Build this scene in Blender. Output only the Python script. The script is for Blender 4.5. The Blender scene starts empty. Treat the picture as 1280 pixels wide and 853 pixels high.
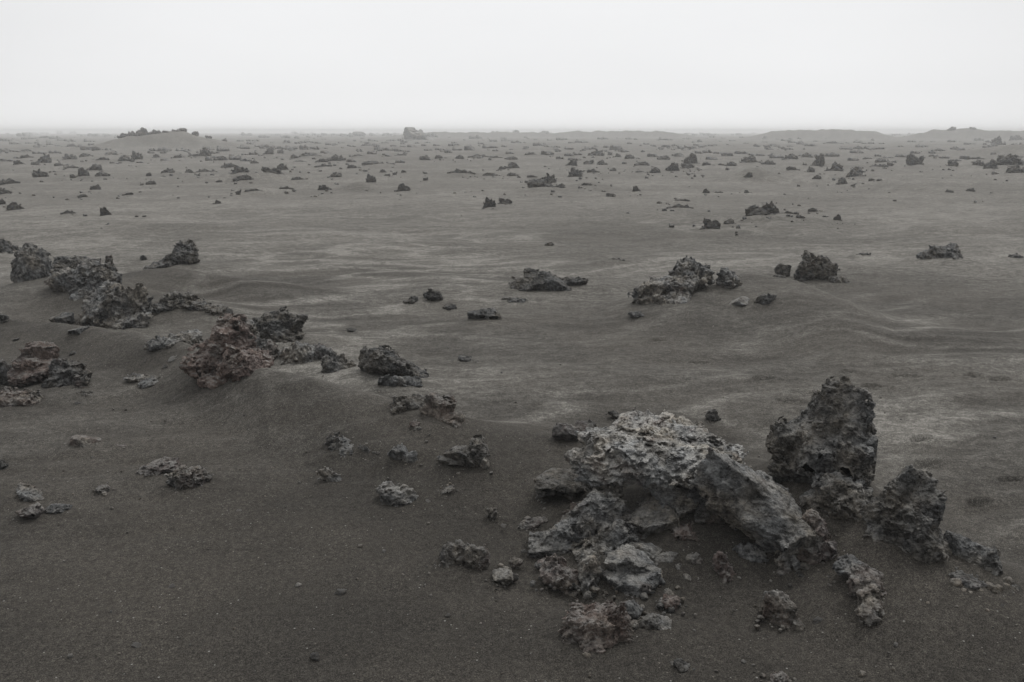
import bpy, math, random
import numpy as np

C = bpy.context.scene.collection
rnd = random.Random(7)
F32 = np.float32

# ------------------------------------------------------------------ camera
FPX = 1067.0                       # focal length in pixels of a 1280 px wide frame
CX, CY, HOR = 640.0, 426.5, 164.6
CAM_H = 1.75
PITCH = math.atan((CY - HOR) / FPX)
cp, sp = math.cos(PITCH), math.sin(PITCH)
CAM = np.array([0.0, 0.0, CAM_H])


def ray(px, py):
    u, v = (px - CX) / FPX, (CY - py) / FPX
    return np.array([u, cp + v * sp, -sp + v * cp])      # depth along the view axis = 1


def flat(px, py, z=0.0):
    d = ray(px, py)
    t = (z - CAM_H) / d[2]
    return d[0] * t, d[1] * t


# ------------------------------------------------------------------ noise
_r = np.random.RandomState(11)
PERM = np.tile(_r.permutation(256), 3).astype(np.int32)
GR = _r.normal(size=(256, 3)).astype(F32)
GR /= np.linalg.norm(GR, axis=1)[:, None]
CELLP = _r.rand(256, 3).astype(F32)


def _h(i, j, k):
    return PERM[PERM[PERM[i & 255] + (j & 255)] + (k & 255)]


def perlin(p):
    p = np.asarray(p, F32)
    i = np.floor(p).astype(np.int32)
    f = p - i
    u = f * f * f * (f * (f * 6 - 15) + 10)
    out = None
    res = np.zeros(len(p), F32)
    for dx in (0, 1):
        wx = u[:, 0] if dx else 1 - u[:, 0]
        for dy in (0, 1):
            wy = u[:, 1] if dy else 1 - u[:, 1]
            for dz in (0, 1):
                wz = u[:, 2] if dz else 1 - u[:, 2]
                g = GR[_h(i[:, 0] + dx, i[:, 1] + dy, i[:, 2] + dz)]
                d = g[:, 0] * (f[:, 0] - dx) + g[:, 1] * (f[:, 1] - dy) + g[:, 2] * (f[:, 2] - dz)
                res += d * wx * wy * wz
    return res * 1.5


def perlin2(x, y, z=0.0):
    return perlin(np.stack([x, y, np.full_like(x, z)], 1))


def worley(p):
    """distance to the nearest cell point"""
    p = np.asarray(p, F32)
    i = np.floor(p).astype(np.int32)
    best = np.full(len(p), 9.0, F32)
    for dx in (-1, 0, 1):
        for dy in (-1, 0, 1):
            for dz in (-1, 0, 1):
                c = i + np.array([dx, dy, dz], np.int32)
                q = c + CELLP[_h(c[:, 0], c[:, 1], c[:, 2])] - p
                np.minimum(best, (q * q).sum(1), out=best)
    return np.sqrt(best)


def shards(p):
    """broken-stone relief: every cell is a tilted plane of its own; also the distance to the cell point"""
    p = np.asarray(p, F32)
    i = np.floor(p - F32(.5)).astype(np.int32)
    best = np.full(len(p), 9.0, F32); val = np.zeros(len(p), F32)
    for dx in (0, 1):
        for dy in (0, 1):
            for dz in (0, 1):
                c = i + np.array([dx, dy, dz], np.int32)
                hh = _h(c[:, 0], c[:, 1], c[:, 2])
                q = p - (c + CELLP[hh])
                d = (q * q).sum(1)
                m = d < best
                best[m] = d[m]
                g = GR[(hh[m] * 7 + 3) & 255]
                val[m] = (g * q[m]).sum(1) * F32(1.1) + (CELLP[hh[m], 2] - F32(.5)) * F32(.9)
    return val, np.sqrt(best)


def smooth(t):
    t = np.clip(t, 0, 1)
    return t * t * (3 - 2 * t)


# ------------------------------------------------------------------ the lie of the land
def crest_line(pts, wn, wf):
    az, rc, hh = [], [], []
    for px, py, h in pts:
        x, y = flat(px, py, h)
        az.append(math.atan2(x, y)); rc.append(math.hypot(x, y)); hh.append(h)
    return np.array(az), np.array(rc), np.array(hh), wn, wf


CRESTS = [
    # the low bank that carries the near rocks, from the left edge to the outcrop
    crest_line([(-260, 372, .0), (-60, 392, .10), (100, 408, .16), (330, 472, .20), (560, 526, .16), (700, 545, .08),
                (850, 565, .10), (1000, 600, .16), (1100, 650, .17), (1200, 700, .15), (1290, 745, .10), (1500, 800, 0)], 1.1, .55),
    # the dune to the right
    crest_line([(740, 392, .0), (800, 385, .06), (870, 362, .16), (930, 342, .24), (990, 350, .26), (1060, 378, .19),
                (1120, 405, .08), (1290, 440, .03), (1500, 470, 0)], 2.6, 1.1),
    # the sand tail behind the small crag on the left
    crest_line([(120, 352, .0), (215, 341, .16), (300, 349, .16), (380, 358, .08), (450, 366, .0)], .9, .45),
    # slow swells across the plain
    crest_line([(-300, 268, .0), (0, 276, .10), (180, 280, .12), (380, 290, .07), (520, 300, .0)], 4.0, 2.0),
    crest_line([(480, 345, .0), (640, 352, .06), (760, 348, .08), (830, 360, .0)], 1.0, .6),
    crest_line([(800, 262, .0), (900, 266, .10), (1020, 275, .08), (1120, 280, .0)], 3.0, 2.0),
    crest_line([(1050, 222, .0), (1110, 219, .25), (1220, 224, .2), (1330, 228, .2), (1500, 228, 0)], 7.0, 6.0),
]
# round swellings: pixel, height, half width, half depth (metres)
BUMPS = []


def bump(px, py, h, wx, wy, p=2.0):
    x, y = flat(px, py)
    BUMPS.append((x, y, h, wx, wy, p))


bump(95, 372, .20, 1.2, .8)
bump(225, 392, .12, .7, .35)
bump(1045, 640, .10, .35, .3)
bump(940, 224, .42, .9, 1.2)
bump(965, 224, .12, 2.6, 1.0)
bump(131, 201, .30, .9, 1.2)
bump(737, 234, .18, .7, .9)
bump(316, 241, .14, .9, .9)
bump(572, 219, .22, 1.0, 1.2)
bump(305, 226, .25, 1.6, 1.5)
bump(450, 235, .18, .6, .7)


def far_bump(px, r, h, wx, wy, p=4.0):
    a = math.atan((px - CX) / FPX / cp)
    BUMPS.append((r * math.sin(a), r * math.cos(a), h, wx, wy, p))


far_bump(222, 104, 1.45, 5.4, 6.0, 2.8)
far_bump(282, 106, .5, 4.0, 6.0, 2.0)
far_bump(1005, 235, 1.95, 17.0, 9, 6.0)
far_bump(1160, 238, .45, 6.0, 9, 3.0)
far_bump(1222, 240, 1.7, 24.0, 9, 8.0)
far_bump(1262, 82, .72, 4.5, 5, 2.4)
far_bump(765, 262, 1.75, 22.0, 9, 6.0)
far_bump(600, 270, 1.45, 26.0, 9, 6.0)

# dents left by boots: pixel centre, half length, half width (m), heading (deg)
PRINTS = [(1003, 494, .13, .05, 8), (1092, 488, .12, .05, -6), (1133, 474, .14, .045, 4), (1216, 473, .09, .05, 10),
          (1248, 478, .10, .05, -12), (1152, 549, .11, .045, -22), (1157, 577, .12, .05, -30), (1222, 624, .10, .05, -28),
          (1266, 597, .10, .04, 0), (953, 476, .12, .05, -20), (822, 428, .12, .05, -25), (985, 503, .10, .05, 0),
          (1060, 470, .1, .05, -10), (430, 414, .12, .05, 5), (872, 452, .1, .04, -10)]
PR = []
for px, py, a, b, deg in PRINTS:
    x, y = flat(px, py)
    PR.append((x, y, a * .85, b * .7, math.radians(deg)))


def land(x, y):
    """broad shape of the ground, no ripples"""
    r = np.hypot(x, y)
    az = np.arctan2(x, y)
    z = np.zeros_like(x)
    for caz, rc, hh, wn, wf in CRESTS:
        rr = np.interp(az, caz, rc)
        h = np.interp(az, caz, hh, left=0, right=0)
        s = r - rr
        prof = np.where(s < 0, smooth(1 + s / wn), smooth(1 - s / wf))
        z = np.maximum(z, 0) * 1.0 + h * prof
    for bx, by, h, wx, wy, p in BUMPS:
        q = np.sqrt(((x - bx) / wx) ** 2 + ((y - by) / wy) ** 2)
        z = z + h * np.exp(-q ** p) * ((1 + .30 * perlin2(x / 4.1, y / 4.1, 2.9) + .14 * perlin2(x / 1.3, y / 1.3, 2.2)) if by > 60 else 1)
    far = smooth((r - 9) / 30)
    z = z + far * (.10 * perlin2(x / 9, y / 7, 3.3) + .22 * perlin2(x / 31, y / 26, 5.1)) \
        * np.where(r > 260, np.clip(520 - r, 0, 260) / 260, 1)
    z = z + .035 * perlin2(x / 1.7, y / 1.3, 8.8) * smooth((r - 2.2) / 3)
    return z


def streaks(x, y):
    """0..1 drifts of paler ash lying along the ripples"""
    wx = perlin2(x / 2.6, y / 2.0, 1.7) * .9 + perlin2(x / 0.8, y / .7, 2.2) * .22
    a = math.radians(-9)
    u = x * math.cos(a) - y * math.sin(a)
    v = x * math.sin(a) + y * math.cos(a)
    n1 = perlin2(u / 1.15 + wx * .7, (v + wx * .85) / .46, 4.4)
    n2 = perlin2(u / .42 + wx * .4, (v + wx * .45) / .11, 6.1)
    n3 = perlin2(u / 5.0, (v + wx * 1.6) / 1.7, 9.6)
    n4 = perlin2(u / 1.25 + wx * .5, (v + wx * .6) / .25, 11.3)
    n2 = n2 * .7 + (1 - np.abs(n4) * 2.2).clip(-.4, 1) * .8
    patch = (.5 + perlin2(x / 3.4, y / 2.2, 14.2) * 1.3).clip(.08, 1)
    s = (1 - np.abs(n1) * 3.0).clip(0, 1) ** 1.5 * .50 * patch + (.5 + n3 * .8).clip(0, 1) * .36 + n2 * .13 * (.4 + patch) + .0
    return s, n1, n2, n3


def ground(x, y):
    r = np.hypot(x, y)
    z = land(x, y)
    s, n1, n2, n3 = streaks(x, y)
    calm = smooth((r - 2.6) / 2.6) * .85 + .15
    z = z + calm * (.026 * n1 * np.clip(1 - r / 26, 0, 1) + .014 * n2 * np.clip(1 - r / 15, 0, 1) + .034 * n3)
    z = z + .004 * perlin2(x / .21, y / .16, .4) * np.clip(1 - r / 9, 0, 1)
    for fx, fy, a, b, h in PR:
        dx, dy = x - fx, y - fy
        u = (dx * math.cos(h) - dy * math.sin(h)) / a
        v = (dx * math.sin(h) + dy * math.cos(h)) / (b * 1.15) + .45 * u * u
        q = u * u + v * v
        m = q < 6
        if m.any():
            sh = -.040 * smooth(1.25 - np.sqrt(q[m])) + .010 * np.exp(-((np.sqrt(q[m]) - 1.25) / .3) ** 2)
            z[m] += sh
    return z, s


def hit(px, py):
    """where the line of sight through a pixel meets the ground"""
    d = ray(px, py)
    tf = CAM_H / max(-d[2], 1e-4)
    ts = np.geomspace(min(tf * .5, 300), min(tf * 1.5, 900), 110)
    P = CAM + ts[:, None] * d
    below = P[:, 2] < land(P[:, 0], P[:, 1])
    k = int(np.argmax(below)) if below.any() else len(ts) - 1
    lo, hi = ts[max(k - 1, 0)], ts[k]
    for _ in range(2):
        tt = np.linspace(lo, hi, 9)
        P = CAM + tt[:, None] * d
        b = P[:, 2] < land(P[:, 0], P[:, 1])
        j = int(np.argmax(b)) if b.any() else 8
        lo, hi = tt[max(j - 1, 0)], tt[j]
    return CAM + hi * d, hi


def hit_many(px, py):
    d = np.array([ray(a, b) for a, b in zip(px, py)])
    t = np.minimum(CAM_H / np.maximum(-d[:, 2], 1e-4), 880)
    for _ in range(5):
        P = CAM + t[:, None] * d
        t = np.clip((land(P[:, 0], P[:, 1]) - CAM_H) / np.minimum(d[:, 2], -1e-4), 1, 880)
    return CAM + t[:, None] * d, t


# ------------------------------------------------------------------ meshes from a distance field
def surface_nets(d, origin, cell):
    nx, ny, nz = d.shape
    s = d < 0
    c = s[:-1, :-1, :-1].astype(np.int8)
    c = sum(s[a:nx - 1 + a, b:ny - 1 + b, e:nz - 1 + e].astype(np.int8) for a in (0, 1) for b in (0, 1) for e in (0, 1))
    mix = (c > 0) & (c < 8)
    idx = np.argwhere(mix)
    if len(idx) == 0:
        return np.zeros((0, 3)), np.zeros((0, 4), int)
    vid = np.full(mix.shape, -1, np.int64)
    vid[mix] = np.arange(len(idx))
    acc = np.zeros((len(idx), 3)); cnt = np.zeros(len(idx))
    corners = [(a, b, e) for a in (0, 1) for b in (0, 1) for e in (0, 1)]
    vals = {k: d[idx[:, 0] + k[0], idx[:, 1] + k[1], idx[:, 2] + k[2]] for k in corners}
    for k in corners:
        for ax in range(3):
            if k[ax] == 0:
                k2 = list(k); k2[ax] = 1; k2 = tuple(k2)
                v0, v1 = vals[k], vals[k2]
                m = (v0 < 0) != (v1 < 0)
                t = np.where(m, v0 / np.where(m, v0 - v1, 1), 0)
                p = np.tile(np.array(k, float), (len(idx), 1)); p[:, ax] += t
                acc[m] += p[m]; cnt[m] += 1
    V = origin + (idx + acc / cnt[:, None]) * cell
    Q = []
    for ax in range(3):
        a, b = (ax + 1) % 3, (ax + 2) % 3
        sl0 = [slice(None)] * 3; sl1 = [slice(None)] * 3
        sl0[ax] = slice(0, -1); sl1[ax] = slice(1, None)
        s0, s1 = s[tuple(sl0)], s[tuple(sl1)]
        e = np.argwhere(s0 != s1)
        e = e[(e[:, a] > 0) & (e[:, b] > 0) & (e[:, a] < d.shape[a] - 1) & (e[:, b] < d.shape[b] - 1)]
        fl = s0[e[:, 0], e[:, 1], e[:, 2]]
        q = []
        for (da, db) in ((-1, -1), (0, -1), (0, 0), (-1, 0)):
            o = e.copy(); o[:, a] += da; o[:, b] += db
            q.append(vid[o[:, 0], o[:, 1], o[:, 2]])
        q = np.stack(q, 1)
        q[~fl] = q[~fl][:, ::-1]
        Q.append(q)
    return V, np.concatenate(Q)


def compact(V, Q):
    used = np.unique(Q)
    m = np.full(len(V), -1, np.int64); m[used] = np.arange(len(used))
    return V[used], m[Q]


def mesh_from(name, V, Q, mat, sm=True):
    me = bpy.data.meshes.new(name)
    n, k = len(V), Q.shape[1]
    me.vertices.add(n)
    me.vertices.foreach_set('co', np.asarray(V, F32).ravel())
    me.loops.add(len(Q) * k)
    me.loops.foreach_set('vertex_index', np.asarray(Q, np.int32).ravel())
    me.polygons.add(len(Q))
    me.polygons.foreach_set('loop_start', np.arange(0, len(Q) * k, k, dtype=np.int32))
    me.polygons.foreach_set('use_smooth', np.full(len(Q), sm, dtype=bool))
    me.update(calc_edges=True)
    me.validate()
    me.materials.append(mat)
    return me


STYLE = {
    # facet: angular share; big: slow swelling; brk: broken planes, gain per octave; rdg: ridges; knob: clinker knobs; hol: hollows; str: ledges
    'clinker': dict(facet=.45, nf=12, big=.20, brk=.38, gain=.62, rdg=.10, knob=.14, hol=.20, str=.02, pw=2.2),
    'block':   dict(facet=.95, nf=9, big=.08, brk=.20, gain=.52, rdg=.05, knob=.04, hol=.06, str=.04, pw=2.6),
    'slab':    dict(facet=.50, nf=12, big=.08, brk=.22, gain=.60, rdg=.07, knob=.08, hol=.12, str=.10, pw=3.6),
    'smooth':  dict(facet=.97, nf=8, big=.06, brk=.10, gain=.52, rdg=.03, knob=.02, hol=.03, str=.02, pw=2.4),
    'flaky':   dict(facet=.60, nf=10, big=.16, brk=.38, gain=.56, rdg=.08, knob=.04, hol=.14, str=.16, pw=2.4),
    'crag':    dict(facet=.85, nf=10, big=.14, brk=.32, gain=.56, rdg=.08, knob=.05, hol=.16, str=.06, pw=2.3),
}


def parts_of(V, Q):
    lab = np.arange(len(V))
    for _ in range(400):
        m = lab[Q].min(1)
        new = lab.copy()
        for j in range(Q.shape[1]):
            np.minimum.at(new, Q[:, j], m)
        new = new[new]; new = new[new]
        if (new == lab).all():
            break
        lab = new
    return lab, np.bincount(lab, minlength=len(V))


def rock_field(lobes, style, seed, cell, R):
    """lobes: (centre xyz, radii xyz, roll) in px units; returns mesh in px units.
    Lobes that the roughness would cut off are drawn together until the stone is one piece."""
    for k, (soft, rough) in enumerate(((.25, 1.0), (.6, .85), (1.1, .7), (1.8, .55), (2.8, .45))):
        V, Q = _field(lobes, style, seed, cell, R, soft, rough)
        lab, n = parts_of(V, Q)
        order = np.sort(n)[::-1]
        if order[1] < .05 * order[0]:
            break
    return V, Q[(n == n.max())[lab][Q].all(1)]


def _field(lobes, style, seed, cell, R, soft, rough):
    st = STYLE[style]
    rs = np.random.RandomState(seed)
    out = rough * R * (.7 * st['big'] + .55 * st['rdg'] + .75 * st['brk'] + .6 * st['knob'] + .5 * st['str']) + 2 * cell
    inn = rough * R * (.7 * st['big'] + .8 * st['rdg'] + .8 * st['brk'] + .6 * st['knob'] + .5 * st['str'] + 1.3 * st['hol']) + 2 * cell
    lo = np.min([np.array(c) - np.array([max(r[0], r[2]), r[1], max(r[0], r[2])]) for c, r, a in lobes], 0) - out
    hi = np.max([np.array(c) + np.array([max(r[0], r[2]), r[1], max(r[0], r[2])]) for c, r, a in lobes], 0) + out
    n = np.ceil((hi - lo) / cell).astype(int) + 1
    ax = [(lo[i] + np.arange(n[i]) * cell).astype(F32) for i in range(3)]
    D = np.full(tuple(n), 1e4, F32)
    pw = F32(st['pw'])
    for c, r, a in lobes:
        m = max(r[0], r[2]) + out + soft * R
        ext = (m, r[1] + out + soft * R, m)
        sl = tuple(slice(int(np.searchsorted(ax[i], c[i] - ext[i])), int(np.searchsorted(ax[i], c[i] + ext[i])) + 1) for i in range(3))
        gx, gy, gz = [(ax[i][sl[i]] - F32(c[i])) for i in range(3)]
        gx, gy, gz = gx[:, None, None], gy[None, :, None], gz[None, None, :]
        ca, sa = F32(math.cos(a)), F32(math.sin(a))
        qx = (gx * ca + gz * sa) / F32(r[0]); qz = (-gx * sa + gz * ca) / F32(r[2]); qy = gy / F32(r[1])
        k0 = (np.abs(qx) ** pw + np.abs(qz) ** pw + np.abs(qy) ** pw) ** F32(1 / st['pw'])
        kf = k0 * F32(.72)
        for _ in range(st['nf']):
            v = rs.normal(size=3); v /= np.linalg.norm(v)
            v = (v / rs.uniform(.72, 1.0)).astype(F32)
            np.maximum(kf, (qx * v[0] + qz * v[2]) + qy * v[1], out=kf)
        f = F32(st['facet'])
        k = k0 * (1 - f) + kf * f
        k1 = np.sqrt((qx / F32(r[0])) ** 2 + (qz / F32(r[2])) ** 2 + (qy / F32(r[1])) ** 2) + F32(1e-6)
        e = np.where(k > .15, k * (k - 1) / k1, -F32(min(r) * .8)).astype(F32)
        kk = F32(min(min(r), R) * soft)
        d = D[sl]
        h = np.clip(kk - np.abs(d - e), 0, None) / kk
        D[sl] = np.minimum(d, e) - h * h * kk * F32(.25)
    band = (D < out) & (D > -inn)
    ii = np.nonzero(band)
    W = np.stack([ax[i][ii[i]] for i in range(3)], 1) + rs.uniform(0, 200, 3).astype(F32)
    disp = np.zeros(len(W), F32)
    f0 = 1.1 / R
    W = W + np.stack([perlin(W * F32(f0 * 1.3) + F32(31 * i)) for i in range(3)], 1) * F32(R * .10)
    disp += F32(st['big'] * R) * perlin(W * F32(f0 * 1.2))
    lam, amp, tot = R * .85, st['brk'] * R * .60, 0
    while lam > 2.6 * cell and tot < 5:
        WW = W * np.array([1, 1, 1.25], F32) / F32(lam) + F32(13.7 * (tot + 1))
        v, dd = shards(WW)
        disp += F32(amp) * v
        lam *= .5; amp *= st['gain']; tot += 1
    lam, amp, tot = R * .45, st['rdg'] * R * .62, 0
    while lam > 2.0 * cell and tot < 4:
        nse = perlin(W / F32(lam) + F32(17.3 * (tot + 1)))
        disp += F32(amp) * (F32(.42) - np.abs(nse) * F32(1.9))
        lam *= .5; amp *= .75; tot += 1
    hn = perlin(W / F32(R * .55) + F32(71.7))
    disp -= F32(st['hol'] * R) * smooth((hn - .12) / .22).astype(F32)
    hn = perlin(W / F32(max(R * .22, 3 * cell)) + F32(41.7))
    disp -= F32(st['hol'] * R * .5) * smooth((hn - .15) / .2).astype(F32)
    if st['knob'] and R > 5 * cell:
        near = np.abs(D[band]) < .5 * inn
        for wl, am in ((max(R * .34, 3.4 * cell), 1.0), (max(R * .15, 2.8 * cell), .6)):
            disp[near] += F32(st['knob'] * R * am) * (F32(.52) - worley(W[near] / F32(wl)))
    tilt = rs.uniform(-.45, .45, 2)
    q = (W[:, 2] + F32(tilt[0]) * W[:, 0] + F32(tilt[1]) * W[:, 1]) / F32(max(R * .24, 3.5 * cell)) + perlin(W * F32(1.6 / R)) * F32(1.2)
    saw = q - np.floor(q)
    disp += F32(st['str'] * R) * (np.minimum(saw * 1.35, (1 - saw) * 4) - .45).astype(F32)
    D[band] -= disp * F32(rough)
    return surface_nets(D, lo, cell)


def prop(o, label=None, cat=None, group=None, kind=None):
    for k, v in (('label', label), ('category', cat), ('group', group), ('kind', kind)):
        if v:
            o[k] = v
    return o

# ------------------------------------------------------------------ materials
class NT:
    def __init__(self, name):
        self.m = bpy.data.materials.new(name); self.m.use_nodes = True
        self.t = self.m.node_tree; self.t.nodes.clear()
        self.out = self.t.nodes.new('ShaderNodeOutputMaterial')

    def n(self, kind, **kw):
        x = self.t.nodes.new(kind)
        for k, v in kw.items():
            setattr(x, k, v)
        return x

    def put(self, sock, v):
        if v is None:
            return
        if hasattr(v, 'is_linked') or hasattr(v, 'links'):
            self.t.links.new(v, sock)
        elif isinstance(v, (tuple, list)) and sock.type == 'RGBA':
            sock.default_value = (*v, 1) if len(v) == 3 else v
        else:
            sock.default_value = v

    def noise(self, vec, scale, detail=4, rough=.55, dist=0, lac=2.0):
        x = self.n('ShaderNodeTexNoise')
        self.put(x.inputs['Vector'], vec)
        for k, v in (('Scale', scale), ('Detail', detail), ('Roughness', rough), ('Distortion', dist), ('Lacunarity', lac)):
            x.inputs[k].default_value = v
        return x.outputs['Fac']

    def math(self, op, a, b=None, c=None, clamp=False):
        x = self.n('ShaderNodeMath', operation=op); x.use_clamp = clamp
        self.put(x.inputs[0], a); self.put(x.inputs[1], b); self.put(x.inputs[2], c)
        return x.outputs[0]

    def rng(self, v, a, b, c=0., d=1.):
        x = self.n('ShaderNodeMapRange', interpolation_type='SMOOTHSTEP')
        self.put(x.inputs['Value'], v)
        for k, q in (('From Min', a), ('From Max', b), ('To Min', c), ('To Max', d)):
            self.put(x.inputs[k], q)
        return x.outputs['Result']

    def mix(self, fac, a, b, mode='MIX'):
        x = self.n('ShaderNodeMix', data_type='RGBA', blend_type=mode)
        self.put(x.inputs[0], fac); self.put(x.inputs[6], a); self.put(x.inputs[7], b)
        return x.outputs[2]

    def bump(self, h, dist, strength=1.0, normal=None):
        x = self.n('ShaderNodeBump')
        x.inputs['Distance'].default_value = dist; x.inputs['Strength'].default_value = strength
        self.put(x.inputs['Height'], h)
        if normal is not None:
            self.put(x.inputs['Normal'], normal)
        return x.outputs['Normal']

    def bsdf(self, col, rough, normal, spec=.3):
        b = self.n('ShaderNodeBsdfPrincipled')
        self.put(b.inputs['Base Color'], col); self.put(b.inputs['Roughness'], rough)
        self.put(b.inputs['Normal'], normal); b.inputs['Specular IOR Level'].default_value = spec
        self.t.links.new(b.outputs[0], self.out.inputs['Surface'])
        return self.m


def rock_material():
    g = NT('lava_rock')
    tc = g.n('ShaderNodeTexCoord').outputs['Object']
    oi = g.n('ShaderNodeObjectInfo')
    geo = g.n('ShaderNodeNewGeometry')
    seed = g.math('MULTIPLY', oi.outputs['Random'], 37.0)
    off = g.n('ShaderNodeVectorMath', operation='ADD')
    g.put(off.inputs[0], tc); g.t.links.new(seed, off.inputs[1])
    v = off.outputs[0]
    n1 = g.noise(v, 7, 7, .62)
    n2 = g.noise(v, 34, 6, .65)
    n3 = g.noise(v, 130, 4, .6)
    col = g.mix(g.rng(n1, .30, .70), (.058, .057, .0560), (.250, .244, .233))
    col = g.mix(g.rng(n2, .36, .66), g.mix(1.0, col, (.50, .50, .50), 'MULTIPLY'), g.mix(1.0, col, (1.55, 1.54, 1.52), 'MULTIPLY'))
    col = g.mix(g.rng(g.noise(v, 4, 4, .6), .38, .62), g.mix(1.0, col, (.93, .98, 1.04), 'MULTIPLY'), g.mix(1.0, col, (1.07, 1.0, .90), 'MULTIPLY'))
    # rusty, oxidised patches
    rn = g.noise(v, 5.5, 6, .6, .6)
    rf = g.math('ADD', g.math('MULTIPLY_ADD', rn, 3.4, -2.02), g.math('MULTIPLY', oi.outputs['Alpha'], 1.75), clamp=True)
    rust = g.mix(g.rng(g.noise(v, 11, 5, .6), .35, .68), (.145, .096, .080), (.300, .222, .190))
    rust = g.mix(g.rng(n2, .34, .66), g.mix(1.0, rust, (.6, .58, .58), 'MULTIPLY'), rust)
    col = g.mix(g.math('MULTIPLY', rf, .74), col, rust)
    # pale crust and blown ash on the tops, with skylit brightness painted in too
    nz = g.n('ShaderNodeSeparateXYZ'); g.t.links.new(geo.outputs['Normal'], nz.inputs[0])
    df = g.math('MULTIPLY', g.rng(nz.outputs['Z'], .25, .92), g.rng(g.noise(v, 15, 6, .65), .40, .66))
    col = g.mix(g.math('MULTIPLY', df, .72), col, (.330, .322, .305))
    # tiny pale mineral grains
    col = g.mix(g.math('MULTIPLY', g.rng(n3, .60, .70), .55), col, (.26, .255, .25))
    col = g.mix(1.0, col, oi.outputs['Color'], 'MULTIPLY')
    vor = g.n('ShaderNodeTexVoronoi'); g.put(vor.inputs['Vector'], v); vor.inputs['Scale'].default_value = 75
    pit = g.rng(vor.outputs['Distance'], .08, .42)
    b1 = g.bump(n3, .016, 1.0)
    b2 = g.bump(n2, .045, 1.0, b1)
    b3 = g.bump(pit, .012, 1.0, b2)
    return g.bsdf(col, .92, b3, .22)


def sand_material():
    g = NT('black_sand')
    tc = g.n('ShaderNodeTexCoord').outputs['Object']
    at = g.n('ShaderNodeAttribute', attribute_name='ash').outputs['Fac']
    grain = g.noise(tc, 260, 2, .7)
    grain2 = g.noise(tc, 120, 3, .7)
    med = g.noise(tc, 18, 6, .65)
    lowf = g.noise(tc, .8, 4, .55)
    dark = g.mix(g.rng(lowf, .38, .64), (.0350, .0322, .0288), (.0500, .0455, .0402))
    def wisps(sx_, sy_, rot, detail, dist):
        mp = g.n('ShaderNodeMapping'); g.put(mp.inputs['Vector'], tc)
        mp.inputs['Scale'].default_value = (sx_, sy_, 1); mp.inputs['Rotation'].default_value = (0, 0, math.radians(rot))
        return g.noise(mp.outputs[0], 1.0, detail, .65, dist)
    w1 = g.rng(wisps(2.8, 5.5, 11, 6, 1.6), .32, .68, .66, 1.36)
    w2 = g.rng(wisps(12, 18, -6, 5, .6), .33, .67, .58, 1.42)
    amt = g.math('MULTIPLY', at, g.math('MULTIPLY', w1, w2))
    a2 = g.math('ADD', amt, g.math('MULTIPLY_ADD', med, .16, -.08), clamp=True)
    col = g.mix(a2, dark, (.196, .188, .175))
    gf = g.rng(grain, .34, .68)
    col = g.mix(gf, g.mix(1.0, col, (.42, .42, .42), 'MULTIPLY'), g.mix(1.0, col, (1.66, 1.65, 1.62), 'MULTIPLY'))
    gf2 = g.rng(grain2, .36, .64)
    col = g.mix(gf2, g.mix(1.0, col, (.74, .74, .74), 'MULTIPLY'), g.mix(1.0, col, (1.26, 1.26, 1.25), 'MULTIPLY'))
    gf3 = g.rng(g.noise(tc, 42, 3, .7), .36, .64)
    col = g.mix(gf3, g.mix(1.0, col, (.80, .80, .80), 'MULTIPLY'), g.mix(1.0, col, (1.20, 1.20, 1.19), 'MULTIPLY'))
    # scattered pale and rusty grit
    v = g.n('ShaderNodeTexVoronoi'); g.put(v.inputs['Vector'], tc); v.inputs['Scale'].default_value = 42
    sx = g.n('ShaderNodeSeparateColor'); g.t.links.new(v.outputs['Color'], sx.inputs[0])
    size = g.math('MULTIPLY', sx.outputs[1], .16)
    spot = g.math('MULTIPLY', g.math('LESS_THAN', v.outputs['Distance'], size), g.math('GREATER_THAN', sx.outputs[0], g.rng(g.noise(tc, 1.7, 4, .6), .38, .62, .86, .22)))
    gritc = g.mix(sx.outputs[2], (.13, .115, .10), (.24, .235, .225))
    col = g.mix(g.math('MULTIPLY', spot, .8), col, gritc)
    b1 = g.bump(grain, .0035, .9)
    b2 = g.bump(g.noise(tc, 55, 4, .6), .006, .6, b1)
    return g.bsdf(col, 1.0, b2, .12)


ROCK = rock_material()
SAND = sand_material()

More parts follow.
